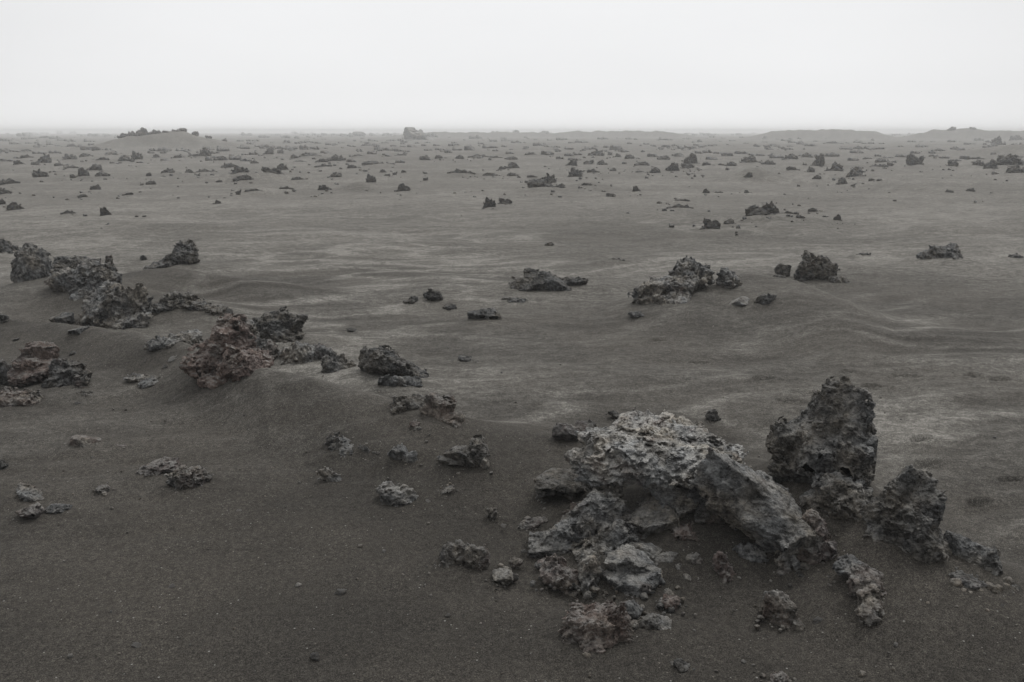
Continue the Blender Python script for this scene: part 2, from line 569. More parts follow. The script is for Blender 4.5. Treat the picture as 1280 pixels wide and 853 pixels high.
# ------------------------------------------------------------------ ground
def build_ground():
    ang = np.radians(np.arange(56.0, 1.6, -.058))
    r1 = CAM_H / np.tan(ang)
    r2 = np.geomspace(r1[-1] * 1.012, 900, 210)
    rad = np.concatenate([[.05, .5, .9], r1, r2])
    fine = np.radians(np.arange(-37.0, 37.01, .085))
    coarse = np.radians(np.linspace(37.8, 322.2, 90))
    az = np.concatenate([fine, coarse])
    A, R = np.meshgrid(az, rad)
    x = (R * np.sin(A)).ravel(); y = (R * np.cos(A)).ravel()
    z, s = ground(x, y)
    # sand banked against the stones, with a tail on the lee side and a scour on the other
    zz = z.reshape(R.shape); xx = x.reshape(R.shape); yy = y.reshape(R.shape)
    nf = len(fine)
    for bx, by, br in SKIRTS:
        rr, aa = math.hypot(bx, by), math.atan2(bx, by)
        i0, i1 = np.searchsorted(rad, [rr - 4 * br, rr + 4 * br])
        j0, j1 = np.searchsorted(fine, [aa - 5.5 * br / rr, aa + 5.5 * br / rr])
        if i1 <= i0 or j1 <= j0:
            continue
        dx, dy = (xx[i0:i1, j0:j1] - bx) / br, (yy[i0:i1, j0:j1] - by) / br
        lee = np.where(dx > 0, 1.9, 1.15)
        q = np.sqrt((dx / lee) ** 2 + (dy / 1.15) ** 2)
        h = min(.16 * br, .035) if rr < 11 else min(.22 * br, .4)
        zz[i0:i1, j0:j1] += h * np.exp(-(q / 1.05) ** 2) - .45 * h * np.exp(-((q - 1.75) / .42) ** 2) * smooth((.5 - dx) / 1.0)
    nr, na = len(rad), len(az)
    i, j = np.meshgrid(np.arange(nr - 1), np.arange(na), indexing='ij')
    j2 = (j + 1) % na
    Q = np.stack([i * na + j, i * na + j2, (i + 1) * na + j2, (i + 1) * na + j], -1).reshape(-1, 4)
    V = np.stack([x, y, z], 1)
    me = mesh_from('sand_plain', V, Q, SAND)
    if len(me.vertices) == len(V):
        r = np.hypot(x, y)
        amt = smooth((r - 2.9) / 3.8) * 1.12 + .05
        bank = np.zeros_like(x)
        # fresh dark sand lies bare on the face of the right hand dune
        caz, rc, hh, wn, wf = CRESTS[1]
        a_ = np.arctan2(x, y)
        sd = r - np.interp(a_, caz, rc)
        on = np.interp(a_, caz, hh, left=0, right=0) / .33
        bank = on * smooth(1 + sd / 2.0) * (sd < 0)
        caz, rc, hh, wn, wf = CRESTS[0]
        near = smooth((np.interp(a_, caz, rc) + .35 - r) / .7) * np.clip(np.interp(a_, caz, hh, left=0, right=0) / .1, 0, 1)
        amt = amt * (1 - .75 * near)
        onb = np.clip(on * 1.6, 0, 1) * smooth((2.6 - np.abs(sd + .4)) / 1.2)
        f = np.clip((s * (1 - .75 * onb) + .12 * onb) * amt * (1 - .35 * np.clip(bank, 0, 1)), 0, 1)
        plain = smooth((r - 6.5) / 16)
        f = f * (1 - plain) + plain * np.clip(.40 + .55 * s, 0, 1)
        at = me.attributes.new('ash', 'FLOAT', 'POINT')
        at.data.foreach_set('value', f.astype(F32))
    o = bpy.data.objects.new('sand_ground', me); C.objects.link(o)
    prop(o, 'dark grey volcanic sand plain with wind ripples and low dunes', 'ground', None, 'structure')
    return o


SKIRTS = []

# ------------------------------------------------------------------ near rocks, one object each
COUNT = [0]


def rock(label, lobes, style='block', tint=1.0, red=0.0, cell=1.45, seed=None, name='lava_rock', cat='rock', group=None, sink=.55):
    COUNT[0] += 1
    seed = seed if seed is not None else 100 + COUNT[0] * 13
    info = []
    for L in lobes:
        L = list(L) + [None] * (8 - len(L))
        cx, cy, rx, hy, rot, gy, rd, rzz = L
        gyy = gy if gy is not None else cy + sink * hy
        P, t = hit(cx, gyy)
        c = CAM + ray(cx, cy) * t
        p = math.atan2(CAM_H - c[2], math.hypot(c[0], c[1]))
        ry = rd if rd else min(.85 * rx, .8 * hy / max(math.sin(p), .05))
        rz2 = hy * hy - (ry * math.sin(p)) ** 2
        rz = rzz or max(math.sqrt(max(rz2, 0)) / math.cos(p), .45 * hy)
        info.append((c, np.array([rx, ry, rz]), math.radians(rot or 0), t / FPX, P))
    # neighbouring lobes of one stone may not drift apart along the line of sight
    for k in range(1, len(info)):
        c, r, a, s, P = info[k]
        j = min(range(k), key=lambda q: math.hypot(lobes[q][0] - lobes[k][0], lobes[q][1] - lobes[k][1]))
        cj, rj, aj, sj, Pj = info[j]
        lim = .45 * (r[1] + rj[1]) * sj
        t, tj = s * FPX, sj * FPX
        if abs(t - tj) > lim:
            t2 = tj + math.copysign(lim, t - tj)
            info[k] = (CAM + (c - CAM) * (t2 / t), r, a, t2 / FPX, P)
    c0, r0, a0, s0, P0 = info[0]
    az = math.atan2(P0[0], P0[1])
    ca, sa = math.cos(az), math.sin(az)

    def loc(w):
        d = (np.asarray(w) - P0) / s0
        return np.array([d[0] * ca - d[1] * sa, d[0] * sa + d[1] * ca, d[2]])
    LB = [(loc(c), r * (s / s0), a) for c, r, a, s, P in info]
    R = float(np.mean([(r[0] * r[1] * r[2]) ** (1 / 3) for c, r, a in LB]))
    V, Q = rock_field(LB, style, seed, max(min(cell, R / 9), .55), R)
    V = V * s0
    # true the stone up to its surveyed width and height
    want = []
    for L in lobes:
        cx, cy, rx, hy, rot = L[:5]
        c_, s_ = abs(math.cos(math.radians(rot))), abs(math.sin(math.radians(rot)))
        ex, ey = math.hypot(rx * c_, hy * s_), math.hypot(rx * s_, hy * c_)
        want.append((cx - ex, cx + ex, cy - ey, cy + .85 * ey))
    want = np.array(want)
    wx0, wx1, wy0, wy1 = want[:, 0].min(), want[:, 1].max(), want[:, 2].min(), want[:, 3].max()
    for it in range(2):
        X = P0[0] + V[:, 0] * ca + V[:, 1] * sa
        Y = P0[1] - V[:, 0] * sa + V[:, 1] * ca
        vis = P0[2] + V[:, 2] > land(X, Y)
        if vis.sum() < 12:
            print('BURIED', label); break
        dep = Y[vis] * cp - (P0[2] + V[vis, 2] - CAM_H) * sp
        up = Y[vis] * sp + (P0[2] + V[vis, 2] - CAM_H) * cp
        pxs, pys = CX + FPX * X[vis] / dep, CY - FPX * up / dep
        qx0, qx1 = np.percentile(pxs, [1.5, 98.5]); qy0, qy1 = np.percentile(pys, [1.2, 99.5])
        gx = np.clip((wx1 - wx0) * .96 / (qx1 - qx0), .75, 1.45); gz = np.clip((wy1 - wy0) * .97 / (qy1 - qy0), .8, 1.4)
        mx_, mz_ = (V[vis, 0].min() + V[vis, 0].max()) / 2, V[vis, 2].min()
        V[:, 0] = mx_ + (V[:, 0] - mx_) * gx + ((wx0 + wx1) / 2 - (qx0 + qx1) / 2) * s0
        V[:, 2] = mz_ + (V[:, 2] - mz_) * gz
        if it == 0:
            V[:, 2] += np.clip((qy1 - wy1) * .5, -6, 10) * s0
    X = P0[0] + V[:, 0] * ca + V[:, 1] * sa
    Y = P0[1] - V[:, 0] * sa + V[:, 1] * ca
    Zw = P0[2] + V[:, 2]
    under = Zw < land(X, Y) - .05 - 6 * s0
    Q = Q[~under[Q].all(1)]
    V, Q = compact(V, Q)
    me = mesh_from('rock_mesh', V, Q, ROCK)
    o = bpy.data.objects.new(name, me); C.objects.link(o)
    o.location = P0; o.rotation_euler = (0, 0, -az)
    tt = tint if isinstance(tint, tuple) else (tint,) * 3
    o.color = (*tt, red)
    prop(o, label, cat, group or GROUP)
    up = V[:, 2] > -.02
    if up.any():
        cx_, cy_ = V[up, 0].mean(), V[up, 1].mean()
        rr = .5 * (np.ptp(V[up, 0]) + np.ptp(V[up, 1])) * .5
        SKIRTS.append((P0[0] + cx_ * ca + cy_ * sa, P0[1] - cx_ * sa + cy_ * ca, rr))
    return o


PINK = (1.06, .97, .95)

# ---- the big outcrop at the lower right
GROUP = 'rocks of the big outcrop at lower right'
rock('large flat-topped pale grey slab capping the big outcrop at lower right',
     [(822, 562, 100, 40, -5, 655, 64, 25), (762, 574, 46, 36, 10, 662, 44, 24), (888, 578, 46, 30, -14, 650, 44, 22), (830, 532, 58, 22, -6, 630, 40, 16), (800, 592, 52, 14, 4, 662, 40, 15)],
     'slab', 1.85, .08, 1.4, seed=12)
rock('dark smooth block wedged under the left end of the capping slab', [(700, 602, 32, 20, -8, 622, 26), (714, 606, 20, 18, 0, 626, 22)], 'smooth', .66, 0, 1.3)
rock('broad grey sloping mass under the capping slab, left side of the outcrop',
     [(722, 652, 56, 27, 42, 676, 30), (700, 680, 38, 20, 16, 692, 26), (758, 656, 40, 24, 0, 672, 26)], 'block', 1.08, .12, 1.3, seed=44)
rock('rounded bluish grey block leaning in the middle of the outcrop', [(815, 648, 34, 32, 10, 682, 26), (808, 668, 26, 16, 0, 684, 22)], 'block', .92, 0, 1.2)
rock('jagged dark block just beneath the overhang of the capping slab', [(838, 617, 28, 17, -22, 676, 18), (856, 632, 16, 14, 0, 678, 14)], 'block', 1.05, 0, 1.2)
rock('pinkish wedge lying in front of the dark hollow of the outcrop', [(852, 664, 30, 19, -12, 684, 20), (874, 668, 15, 18, 0, 686, 14)], 'block', 1.0, .42, 1.2)
rock('small dark lump in the shaded hollow below the diagonal slab', [(880, 622, 20, 22, 0, 676, 16), (888, 642, 24, 15, -15, 678, 16)], 'block', .82, .18, 1.2)
rock('long dark slab slanting down to the right from the capping slab',
     [(948, 626, 98, 34, -37, 690, 36), (970, 652, 54, 36, -33, 696, 34), (1000, 672, 30, 24, -30, 706, 26)], 'smooth', 1.1, .03, 1.4, seed=63)
rock('dark block filling the gap beneath the slanting slab', [(918, 652, 30, 22, -10, 664, 24)], 'block', .72, .12)
rock('pinkish clinker clinging to the right end of the slanting slab', [(1022, 668, 17, 30, 14, 694, 16), (1008, 692, 22, 20, 0, 704, 16), (1034, 688, 12, 18, 0, 704, 12)], 'clinker', 1.0, .52)
rock('knobbly grey lump below the sloping mass, left of the outcrop', [(762, 676, 34, 26, 25, 692, 24), (742, 690, 26, 18, 10, 702, 20), (780, 664, 18, 22, 0, 688, 18)], 'clinker', 1.06, .06)
rock('pale smooth-backed lump pointing right below the sloping mass', [(792, 708, 36, 22, -22, 722, 24), (782, 728, 30, 20, -10, 738, 20), (812, 722, 16, 16, -30, 734, 14)], 'block', 1.16, .04)
rock('upright pale grey knob beside the pale smooth-backed lump', [(738, 716, 16, 20, 8, 730, 14), (738, 737, 11, 15, 0, 744, 10)], 'clinker', 1.12)
rock('low wedge of grey rock between the pale lump and the pink spike', [(816, 692, 30, 14, -16, 702, 18), (838, 706, 14, 13, -20, 714, 12)], 'block', 1.02)
rock('crumbled reddish grey rubble at the left foot of the outcrop', [(702, 722, 28, 12, -6, 728, 16), (690, 708, 16, 9, 0, 712, 12), (716, 738, 10, 7, 0, 741, 8)], 'clinker', .92, .50)
rock('small reddish stone at the far left edge of the outcrop', [(662, 656, 13, 9, 0), (676, 652, 9, 7, 0)], 'clinker', .84, .42)
rock('small rusty chip on the left slope of the outcrop', [(680, 704, 9, 5, 0)], 'block', 1.0, .8)
rock('cluster of small grey chips left of the pink spike', [(858, 716, 14, 8, -30), (866, 700, 10, 6, 0), (860, 728, 10, 8, 0), (872, 728, 8, 9, 0)], 'clinker', .96, .26)
rock('narrow pinkish spike lying in the sand before the slanting slab', [(905, 716, 11, 25, 24, 726, 9), (908, 728, 9, 12, 15, 732, 8)], 'flaky', 1.08, .58)
rock('squat grey clinker under the slanting slab, right of the pink spike', [(937, 696, 23, 19, 0, 706, 18), (944, 712, 14, 9, 0, 716, 12)], 'clinker', .96, .10)
rock('thin flake of grey rock half buried beneath the end of the slanting slab', [(984, 706, 20, 13, -42, 712, 9)], 'flaky', .9, .08)
rock('knobbly twisted lump with a reddish top, right of the slanting slab end',
     [(1082, 730, 23, 24, -25, 742, 40), (1062, 708, 19, 14, -15, 720, 26), (1090, 756, 17, 21, -10, 764, 36), (1084, 773, 10, 8, 0, 776, 16)], 'clinker', 1.02, .28, seed=91)
rock('rough tan clinker alone in the sand below the slanting slab', [(970, 764, 18, 20, 20, 772, 15), (985, 782, 17, 13, -8, 788, 13), (961, 752, 10, 11, 0, 760, 9)], 'clinker', 1.12, .34)
rock('jagged pinkish pile at the very front of the outcrop', [(742, 788, 36, 30, 15, 800, 28), (726, 814, 20, 17, 30, 822, 16), (768, 786, 24, 26, 0, 800, 20), (716, 778, 14, 16, 0, 790, 12)], 'flaky', 1.0, .48, seed=17)
rock('small dark lump just behind the right end of the pinkish front pile', [(786, 766, 13, 15, 0, 776, 11), (797, 784, 12, 10, 0, 788, 9)], 'clinker', .86, .14)
rock('grey fist-sized stone at the right end of the front pile', [(822, 780, 18, 13, 10, 786, 14), (806, 786, 12, 8, 0, 789, 10)], 'block', 1.05, .10)
rock('reddish brown stone above the grey fist-sized stone', [(838, 754, 12, 11, 0, 760, 10)], 'clinker', .95, .72)
rock('tall pointed crag with a sand-filled hollow near its top, behind the outcrop',
     [(1032, 568, 60, 54, 0, 612, 36), (1064, 532, 32, 46, 10, 612, 26), (1004, 548, 40, 26, 28, 612, 24), (1054, 502, 27, 22, 16, 612, 17), (1030, 516, 26, 18, 34, 612, 18), (1066, 592, 30, 40, 0, 620, 28), (984, 572, 24, 46, 0, 612, 22)],
     'block', .92, 0, 1.3, seed=29)
rock('arched grey footing between the tall crag and the slanting slab', [(1052, 630, 50, 28, -18, 646, 30), (1082, 652, 32, 28, -28, 662, 24), (1032, 618, 34, 24, 0, 636, 26)], 'block', 1.0, 0, 1.3)
rock('steep dark spire standing right of the tall crag',
     [(1136, 660, 34, 46, 4, 684, 26), (1130, 616, 17, 30, 6, 680, 17), (1152, 680, 38, 30, -34, 692, 26), (1108, 664, 26, 32, 22, 676, 22), (1168, 694, 20, 20, -30, 702, 17)], 'block', .95, 0, 1.3, seed=58)
rock('dark overhanging stub at the right end of the outcrop', [(1212, 690, 32, 24, -20, 704, 24), (1236, 702, 18, 23, 0, 712, 18), (1190, 684, 20, 14, 0, 698, 16)], 'block', .82, 0, 1.3)
rock('crumbly flat fragment in the sand below the dark overhanging stub', [(1206, 722, 22, 11, -14), (1226, 732, 10, 6, 0)], 'clinker', .82)
rock('small dark scrap at the right edge of the frame beyond the stub', [(1264, 733, 9, 5, 0)], 'clinker', .7)
rock('small pinkish stone cut by the bottom edge of the frame', [(974, 848, 12, 10, 0, 853, 10)], 'clinker', 1.0, .36)
rock('tiny flat chip near the bottom edge left of the pinkish stone', [(852, 833, 11, 7, -20)], 'flaky', .9, .1)
rock('dark two-lobed rock in the sand behind the capping slab', [(706, 540, 16, 13, 0), (731, 538, 15, 11, 0)], 'block', .74, .34)
rock('small dark spiky scrap behind the top of the capping slab', [(890, 520, 9, 8, -30)], 'clinker', .62)
rock('little dark sliver of rock beyond the capping slab', [(767, 518, 8, 4, -30)], 'flaky', .7)

# ---- single stones between the left bank and the outcrop
GROUP = 'stones scattered between the left bank and the outcrop'
rock('dark craggy rock with a pale foot, midway along the left bank', [(580, 568, 20, 19, 8, 580, 15), (598, 564, 14, 19, 0, 578, 12), (562, 574, 14, 9, 0)], 'block', .78, .02)
rock('pale grey chip at the foot of the dark craggy rock', [(606, 580, 6, 9, 10)], 'flaky', 1.25)
rock('grey rounded clinker alone on the smooth sand, with a shadowed right side', [(500, 620, 22, 17, -18, 630, 16), (482, 610, 12, 8, 0)], 'clinker', 1.12, .03)
rock('low grey rock trailing small fragments, left of the dark craggy rock', [(498, 567, 14, 9, 0), (512, 574, 10, 8, -25)], 'block', .95, .05)
rock('broken grey flakes heaped above the curled sliver', [(423, 555, 17, 10, -20), (433, 568, 14, 11, -10)], 'flaky', .98)
rock('short flat chip right of the heaped flakes', [(456, 563, 10, 5, -30), (470, 566, 7, 4, 0)], 'flaky', .95)
rock('thin curled sliver of pale rock lying in the sand', [(410, 598, 18, 6, -28, 601, 7)], 'flaky', 1.12, .08)
rock('thin broken twig-like chip right of the rounded clinker', [(560, 612, 10, 4, 30)], 'flaky', 1.0)
rock('small grey pebble-sized clinker left of the big outcrop', [(615, 641, 7, 7, 0)], 'clinker', 1.1)
rock('dark lumpy rock with a rusty left end in the lower middle', [(574, 697, 20, 14, 0, 704, 14), (597, 702, 16, 15, -30, 710, 12), (558, 712, 12, 10, 0), (575, 686, 8, 6, 0, 702, 7)], 'clinker', .88, .22)
rock('pale triangular chip right of the dark lumpy rock', [(628, 720, 14, 11, -8)], 'block', 1.2, .02)
rock('small stone in the sand above the pale triangular chip', [(644, 702, 5, 5, 0)], 'clinker', 1.05)

# ---- the left bank
GROUP = 'rocks along the left bank'
rock('rust-red tower of clinker with a pale flank, on the left bank',
     [(285, 430, 26, 38, 0, 468, 24), (262, 456, 32, 26, 0, 470, 26), (306, 452, 30, 28, 0, 470, 26), (278, 472, 32, 14, 0, 476, 22), (288, 406, 13, 12, 0, 468, 12)], 'crag', 1.22, .80, 1.3, seed=33)
rock('grey-green clinker knob leaning on the rear of the rust-red tower', [(306, 415, 14, 17, 0, 452, 13), (330, 438, 18, 14, -15, 456, 14)], 'clinker', .96, .22)
rock('big dark boulder with a black undercut just behind the rust-red tower', [(342, 408, 33, 21, -4, 428, 24), (352, 420, 20, 14, 0, 430, 16), (374, 396, 9, 7, 20, 428, 8)], 'clinker', .66, 0, 1.3)
rock('pale grey lumps right of the big dark boulder', [(374, 449, 22, 15, -10, 457, 16), (398, 446, 24, 14, -20, 454, 14), (358, 447, 14, 12, 0, 455, 12)], 'clinker', 1.12, .10, 1.3)
rock('low pale ledge running right from the pale grey lumps', [(416, 464, 18, 8, -28), (434, 475, 14, 6, -12), (424, 484, 8, 4, 0)], 'flaky', 1.08, .03, 1.3)
rock('small jagged stone in front of the pale grey lumps', [(374, 482, 12, 7, 0)], 'flaky', 1.02, .06, 1.3)
rock('dark layered boulder at the right end of the left bank', [(470, 460, 22, 19, -20, 474, 18), (492, 462, 30, 15, -28, 476, 18), (518, 478, 20, 13, -25, 488, 14)], 'block', .70, .06, 1.3, seed=77)
rock('black-undercut flat stone leaning on the front of the dark layered boulder', [(500, 481, 28, 11, -6, 488, 15)], 'block', .74, .03, 1.3)
rock('dark rounded lump below the dark layered boulder', [(512, 508, 25, 14, 0, 516, 16)], 'clinker', .70, 0, 1.3)
rock('grey rock with a pinkish front edge at the lower end of the left bank', [(548, 513, 22, 17, -25, 524, 16), (562, 526, 19, 12, -10, 531, 13)], 'block', .98, .30, 1.3)
rock('tiny pink fragment in front of the dark rounded lump', [(519, 531, 9, 6, -20)], 'clinker', 1.05, .75, 1.2)
rock('low grey rubble left of the rust-red tower', [(204, 431, 18, 9, 0), (232, 426, 22, 11, 8), (190, 433, 10, 6, 0)], 'clinker', 1.05, 0, 1.3)
rock('pale flat stone resting on top of the low grey rubble', [(238, 419, 15, 8, 12, 432, 10)], 'flaky', 1.22, .02, 1.3)
rock('low dark wall of clinker behind the left bank', [(222, 377, 26, 13, -10, 384, 12), (205, 384, 18, 7, 0), (246, 383, 16, 8, -20)], 'flaky', .84, 0, 1.2)
rock('dark clinker knob at the right end of the low wall', [(275, 390, 16, 8, -5), (258, 386, 9, 8, 0)], 'clinker', .80, 0, 1.2)
rock('small crag with an overhanging head on the far side of the left bank', [(234, 314, 15, 13, 10, 334, 11), (222, 326, 16, 12, 20, 336, 11), (204, 332, 16, 8, 10), (190, 336, 9, 5, 0), (241, 322, 8, 14, 0, 336, 8)], 'clinker', .64, 0, 1.1, seed=8)
rock('tiny dark chip left of the small crag', [(179, 324, 5, 4, -30)], 'clinker', .6, 0, 1.1)

# ---- the black clinker heap at left
GROUP = 'rocks of the black clinker heap'
rock('leaning black crag at the left end of the clinker heap', [(36, 338, 22, 20, 18, 352, 16), (24, 352, 10, 14, 10, 360, 9), (50, 332, 16, 12, 0, 350, 12), (41, 321, 5, 7, 0, 350, 5)], 'clinker', 1.0, 0, 1.15, seed=15)
rock('flat black slab lying across the top of the clinker heap', [(88, 328, 24, 9, -4, 346, 14), (112, 331, 15, 10, 0, 346, 11), (78, 338, 14, 8, 0, 348, 10)], 'slab', .75, 0, 1.15)
rock('grey clinker mass with a faint pink streak in the middle of the heap', [(90, 352, 30, 16, -12, 362, 16), (70, 354, 14, 9, 0, 360, 9), (112, 348, 24, 20, 0, 364, 16)], 'clinker', 1.12, .14, 1.15)
rock('narrow black prong standing up at the back of the clinker heap', [(137, 329, 6, 10, 0, 350, 6), (136, 342, 10, 10, 0, 354, 8)], 'clinker', .75, 0, 1.1)
rock('dark clinker shoulder below the black prong', [(130, 352, 20, 16, -10, 368, 14), (144, 360, 10, 10, 0, 370, 9), (104, 370, 16, 10, 0, 376, 10)], 'clinker', 1.0, 0, 1.15)
rock('large clinker boulder at the right end of the heap', [(150, 386, 40, 26, -8, 404, 26), (120, 380, 20, 18, 0, 394, 16), (176, 384, 15, 24, 0, 402, 14), (134, 408, 16, 13, 0, 416, 12), (164, 408, 22, 14, 0, 416, 14)], 'crag', 1.1, .02, 1.2, seed=61)
rock('dark splinter against the left frame edge behind the heap', [(6, 313, 16, 9, -20), (17, 320, 7, 5, -20)], 'flaky', .56, 0, 1.1)
rock('flat stone with a pale top in the sand below the heap', [(77, 399, 17, 8, 14)], 'block', .84, 0, 1.2)
rock('smaller flat stone right of the pale-topped one', [(98, 413, 14, 6, 8)], 'block', .88, 0, 1.2)
rock('small dark stone at the left frame edge below the heap', [(4, 397, 7, 4, 0)], 'clinker', .62, 0, 1.1)

# ---- the left foreground
GROUP = 'stones in the left foreground'
rock('red-brown tower of rock with a dark hollow foot at the left edge', [(50, 440, 20, 19, 6, 478, 17), (38, 458, 22, 15, 0, 480, 18), (46, 462, 36, 16, 0, 480, 24)], 'block', .88, .68, 1.3, seed=5)
rock('dark craggy block forming the right foot of the red-brown tower', [(86, 468, 26, 20, -12, 484, 18), (104, 478, 10, 10, 0, 488, 9), (74, 480, 22, 12, 0, 488, 15)], 'clinker', .68, .20, 1.3)
rock('dark grey rubble at the left frame edge beside the red-brown tower', [(8, 470, 14, 18, 0, 482, 13), (-8, 474, 16, 16, 0)], 'clinker', .74, .04, 1.3)
rock('low pinkish layered rock in front of the red-brown tower', [(26, 499, 29, 13, -10, 506, 17), (8, 496, 18, 9, 0)], 'flaky', 1.0, .46, 1.3)
rock('low crumbs of dark rock at the foot of the craggy block', [(108, 494, 13, 6, -10)], 'clinker', .66, .04, 1.3)
rock('round pinkish stone alone on the left foreground sand', [(110, 554, 17, 11, 0), (95, 549, 8, 4, 10)], 'block', .98, .36, 1.3)
rock('small flat pinkish pebble right of the round stone', [(157, 556, 12, 6, -8)], 'smooth', 1.0, .40, 1.3)
rock('rear stone of the pair in the left foreground', [(199, 582, 26, 12, 6, 589, 16), (182, 586, 10, 7, 0)], 'flaky', .98, .26, 1.35)
rock('larger front stone of the pair, with a dark base', [(235, 598, 28, 17, 6, 607, 19), (252, 592, 12, 10, 0, 604, 10)], 'flaky', .98, .22, 1.35)
rock('black stone cut by the left frame edge', [(1, 583, 10, 8, 0)], 'clinker', .5, 0, 1.3)
rock('loose grey-brown flakes above the pinkish flakes at far left', [(40, 618, 19, 8, -28), (30, 610, 10, 5, -10)], 'flaky', .98, .22, 1.35)
rock('pinkish flat stone at far left below the loose flakes', [(40, 640, 19, 11, -4)], 'block', 1.0, .48, 1.35)
rock('grey chips right of the pinkish flat stone', [(68, 637, 14, 7, 4), (82, 636, 8, 4, 0)], 'flaky', 1.02, .06, 1.35)
rock('small dark knobbly stone below the round pinkish stone', [(128, 611, 10, 7, 0)], 'clinker', .8, .08, 1.3)
rock('broken pale flakes in the sand below the low grey rubble', [(186, 479, 14, 8, -8), (166, 471, 13, 4, 0)], 'flaky', 1.02, .03, 1.3)

# ---- middle distance
GROUP = 'rocks standing in the middle distance'
rock('dark angular slab alone in the middle of the plain', [(680, 352, 32, 16, -4, 362, 22), (664, 356, 22, 12, 0, 363, 16), (712, 353, 22, 8, 6, 358, 14), (650, 353, 14, 8, 0, 358, 10)], 'block', .58, 0, 1.05, seed=20)
rock('black wedge of rock left of the grey half-buried block', [(542, 372, 13, 8, -24, 377, 9), (536, 369, 7, 6, 0)], 'block', .52, 0, 1.05)
rock('small black stone touching the tip of the black wedge', [(562, 384, 9, 5, 0)], 'clinker', .56, 0, 1.05)
rock('grey half-buried block with a dark rim below the angular slab', [(606, 395, 22, 9, -6, 399, 14)], 'smooth', .78, 0, 1.05)
rock('scrap of dark rock left of the black wedge', [(510, 378, 7, 4, 20), (517, 374, 6, 3, 0)], 'flaky', .7, 0, 1.05)
rock('long low pale crag on the left shoulder of the right-hand dune', [(832, 364, 38, 18, 12, 374, 22), (858, 344, 26, 18, 8, 362, 18), (878, 344, 14, 12, 0, 360, 12), (812, 372, 22, 10, 10), (838, 376, 24, 10, 0)], 'clinker', 1.22, 0, 1.1, seed=40)
rock('upright pale clinker block just right of the long low crag', [(911, 352, 16, 16, 0, 362, 12)], 'clinker', 1.02, 0, 1.1)
rock('flat light-topped stone on the face of the right-hand dune', [(924, 378, 16, 6, 12)], 'smooth', 1.2, 0, 1.05)
rock('dark tilted stone right of the flat light-topped one', [(956, 376, 15, 8, 20, 380, 9)], 'block', .78, 0, 1.05)
rock('small dark tooth of rock on the crest of the right-hand dune', [(980, 341, 9, 11, 0, 348, 8), (972, 346, 8, 5, 0)], 'block', .72, 0, 1.05)
rock('broken dark tower of rock on the crest of the right-hand dune', [(1008, 340, 15, 19, 0, 352, 12), (1028, 340, 20, 14, -22, 352, 13), (1012, 325, 9, 7, 10, 350, 7), (1046, 350, 13, 8, -10, 354, 9)], 'crag', .85, 0, .95, seed=24)
rock('lone rounded clinker boulder on the right of the plain', [(1178, 321, 25, 12, -4, 327, 16), (1160, 323, 14, 8, 10), (1192, 316, 12, 9, 0, 325, 9)], 'clinker', .84, 0, 1.05)
rock('dark stone at the right frame edge level with the clinker boulder', [(1270, 323, 10, 5, -10)], 'clinker', .7, 0, 1.05)
rock('low scrap of rock right of the broken dark tower', [(1081, 321, 8, 3, 0), (1070, 324, 5, 2, 0)], 'clinker', .72, 0, 1.0)
rock('thin row of low rock behind the dark angular slab', [(772, 327, 10, 4, 0), (754, 328, 11, 3, 0)], 'flaky', .72, 0, 1.0)
rock('tiny dark stone far behind the dark angular slab', [(687, 306, 6, 3, 0)], 'clinker', .7, 0, 1.0)
rock('thin crumb of rock in the sand below the long low crag', [(795, 393, 10, 4, 0)], 'flaky', .8, 0, 1.0)
rock('thin sliver of rock in the rippled sand near the picture centre', [(583, 449, 11, 4, -10), (597, 453, 6, 2, 0)], 'flaky', .76, 0, 1.1)
rock('tiny rock crumbs in the sand in front of the dark angular slab', [(648, 376, 12, 3, 0), (632, 374, 5, 3, 0)], 'flaky', .85, 0, 1.0)
DENOISE = True

# ------------------------------------------------------------------ rocks across the plain
def proto(lobes, style, seed, cell=1.0):
    """a pile about one unit wide, one unit high, standing on z = 0"""
    LB = [(np.array([x, y, z], float), np.array(r, float), math.radians(a)) for x, y, z, r, a in lobes]
    R = float(np.mean([(r[0] * r[1] * r[2]) ** (1 / 3) for c, r, a in LB]))
    V, Q = rock_field(LB, style, seed, cell, R)
    keep = V[:, 2] > -9
    Q = Q[keep[Q].any(1)]
    V, Q = compact(V, Q)
    a = V[V[:, 2] > 0]
    V[:, 0] = (V[:, 0] - (a[:, 0].min() + a[:, 0].max()) / 2) / (a[:, 0].max() - a[:, 0].min())
    V[:, 1] = (V[:, 1] - a[:, 1].min()) / (a[:, 1].max() - a[:, 1].min())
    V[:, 2] = V[:, 2] / a[:, 2].max()
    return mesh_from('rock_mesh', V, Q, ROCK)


def pile(seed, n, tall, style, spread=34):
    rs = np.random.RandomState(seed)
    out = [(rs.uniform(-6, 6), 0, tall * .2, (rs.uniform(14, 20), 15, tall * rs.uniform(.5, .7)), rs.uniform(-25, 25))]
    for _ in range(n):
        x = rs.uniform(-spread, spread)
        k = 1 - abs(x) / (spread * 1.35)
        hgt = tall * rs.uniform(.2, .95) * (.3 + .7 * k)
        out.append((x, rs.uniform(-10, 10), hgt * .2, (rs.uniform(6, 13), rs.uniform(7, 13), max(5, hgt * .75)), rs.uniform(-40, 40)))
    for _ in range(n // 2 + 1):
        x = rs.uniform(-.7, .7) * spread
        out.append((x, rs.uniform(-6, 6), tall * rs.uniform(.2, .45), (rs.uniform(3.5, 6), 6, tall * rs.uniform(.3, .55)), rs.uniform(-45, 45)))
    return proto(out, style, seed)


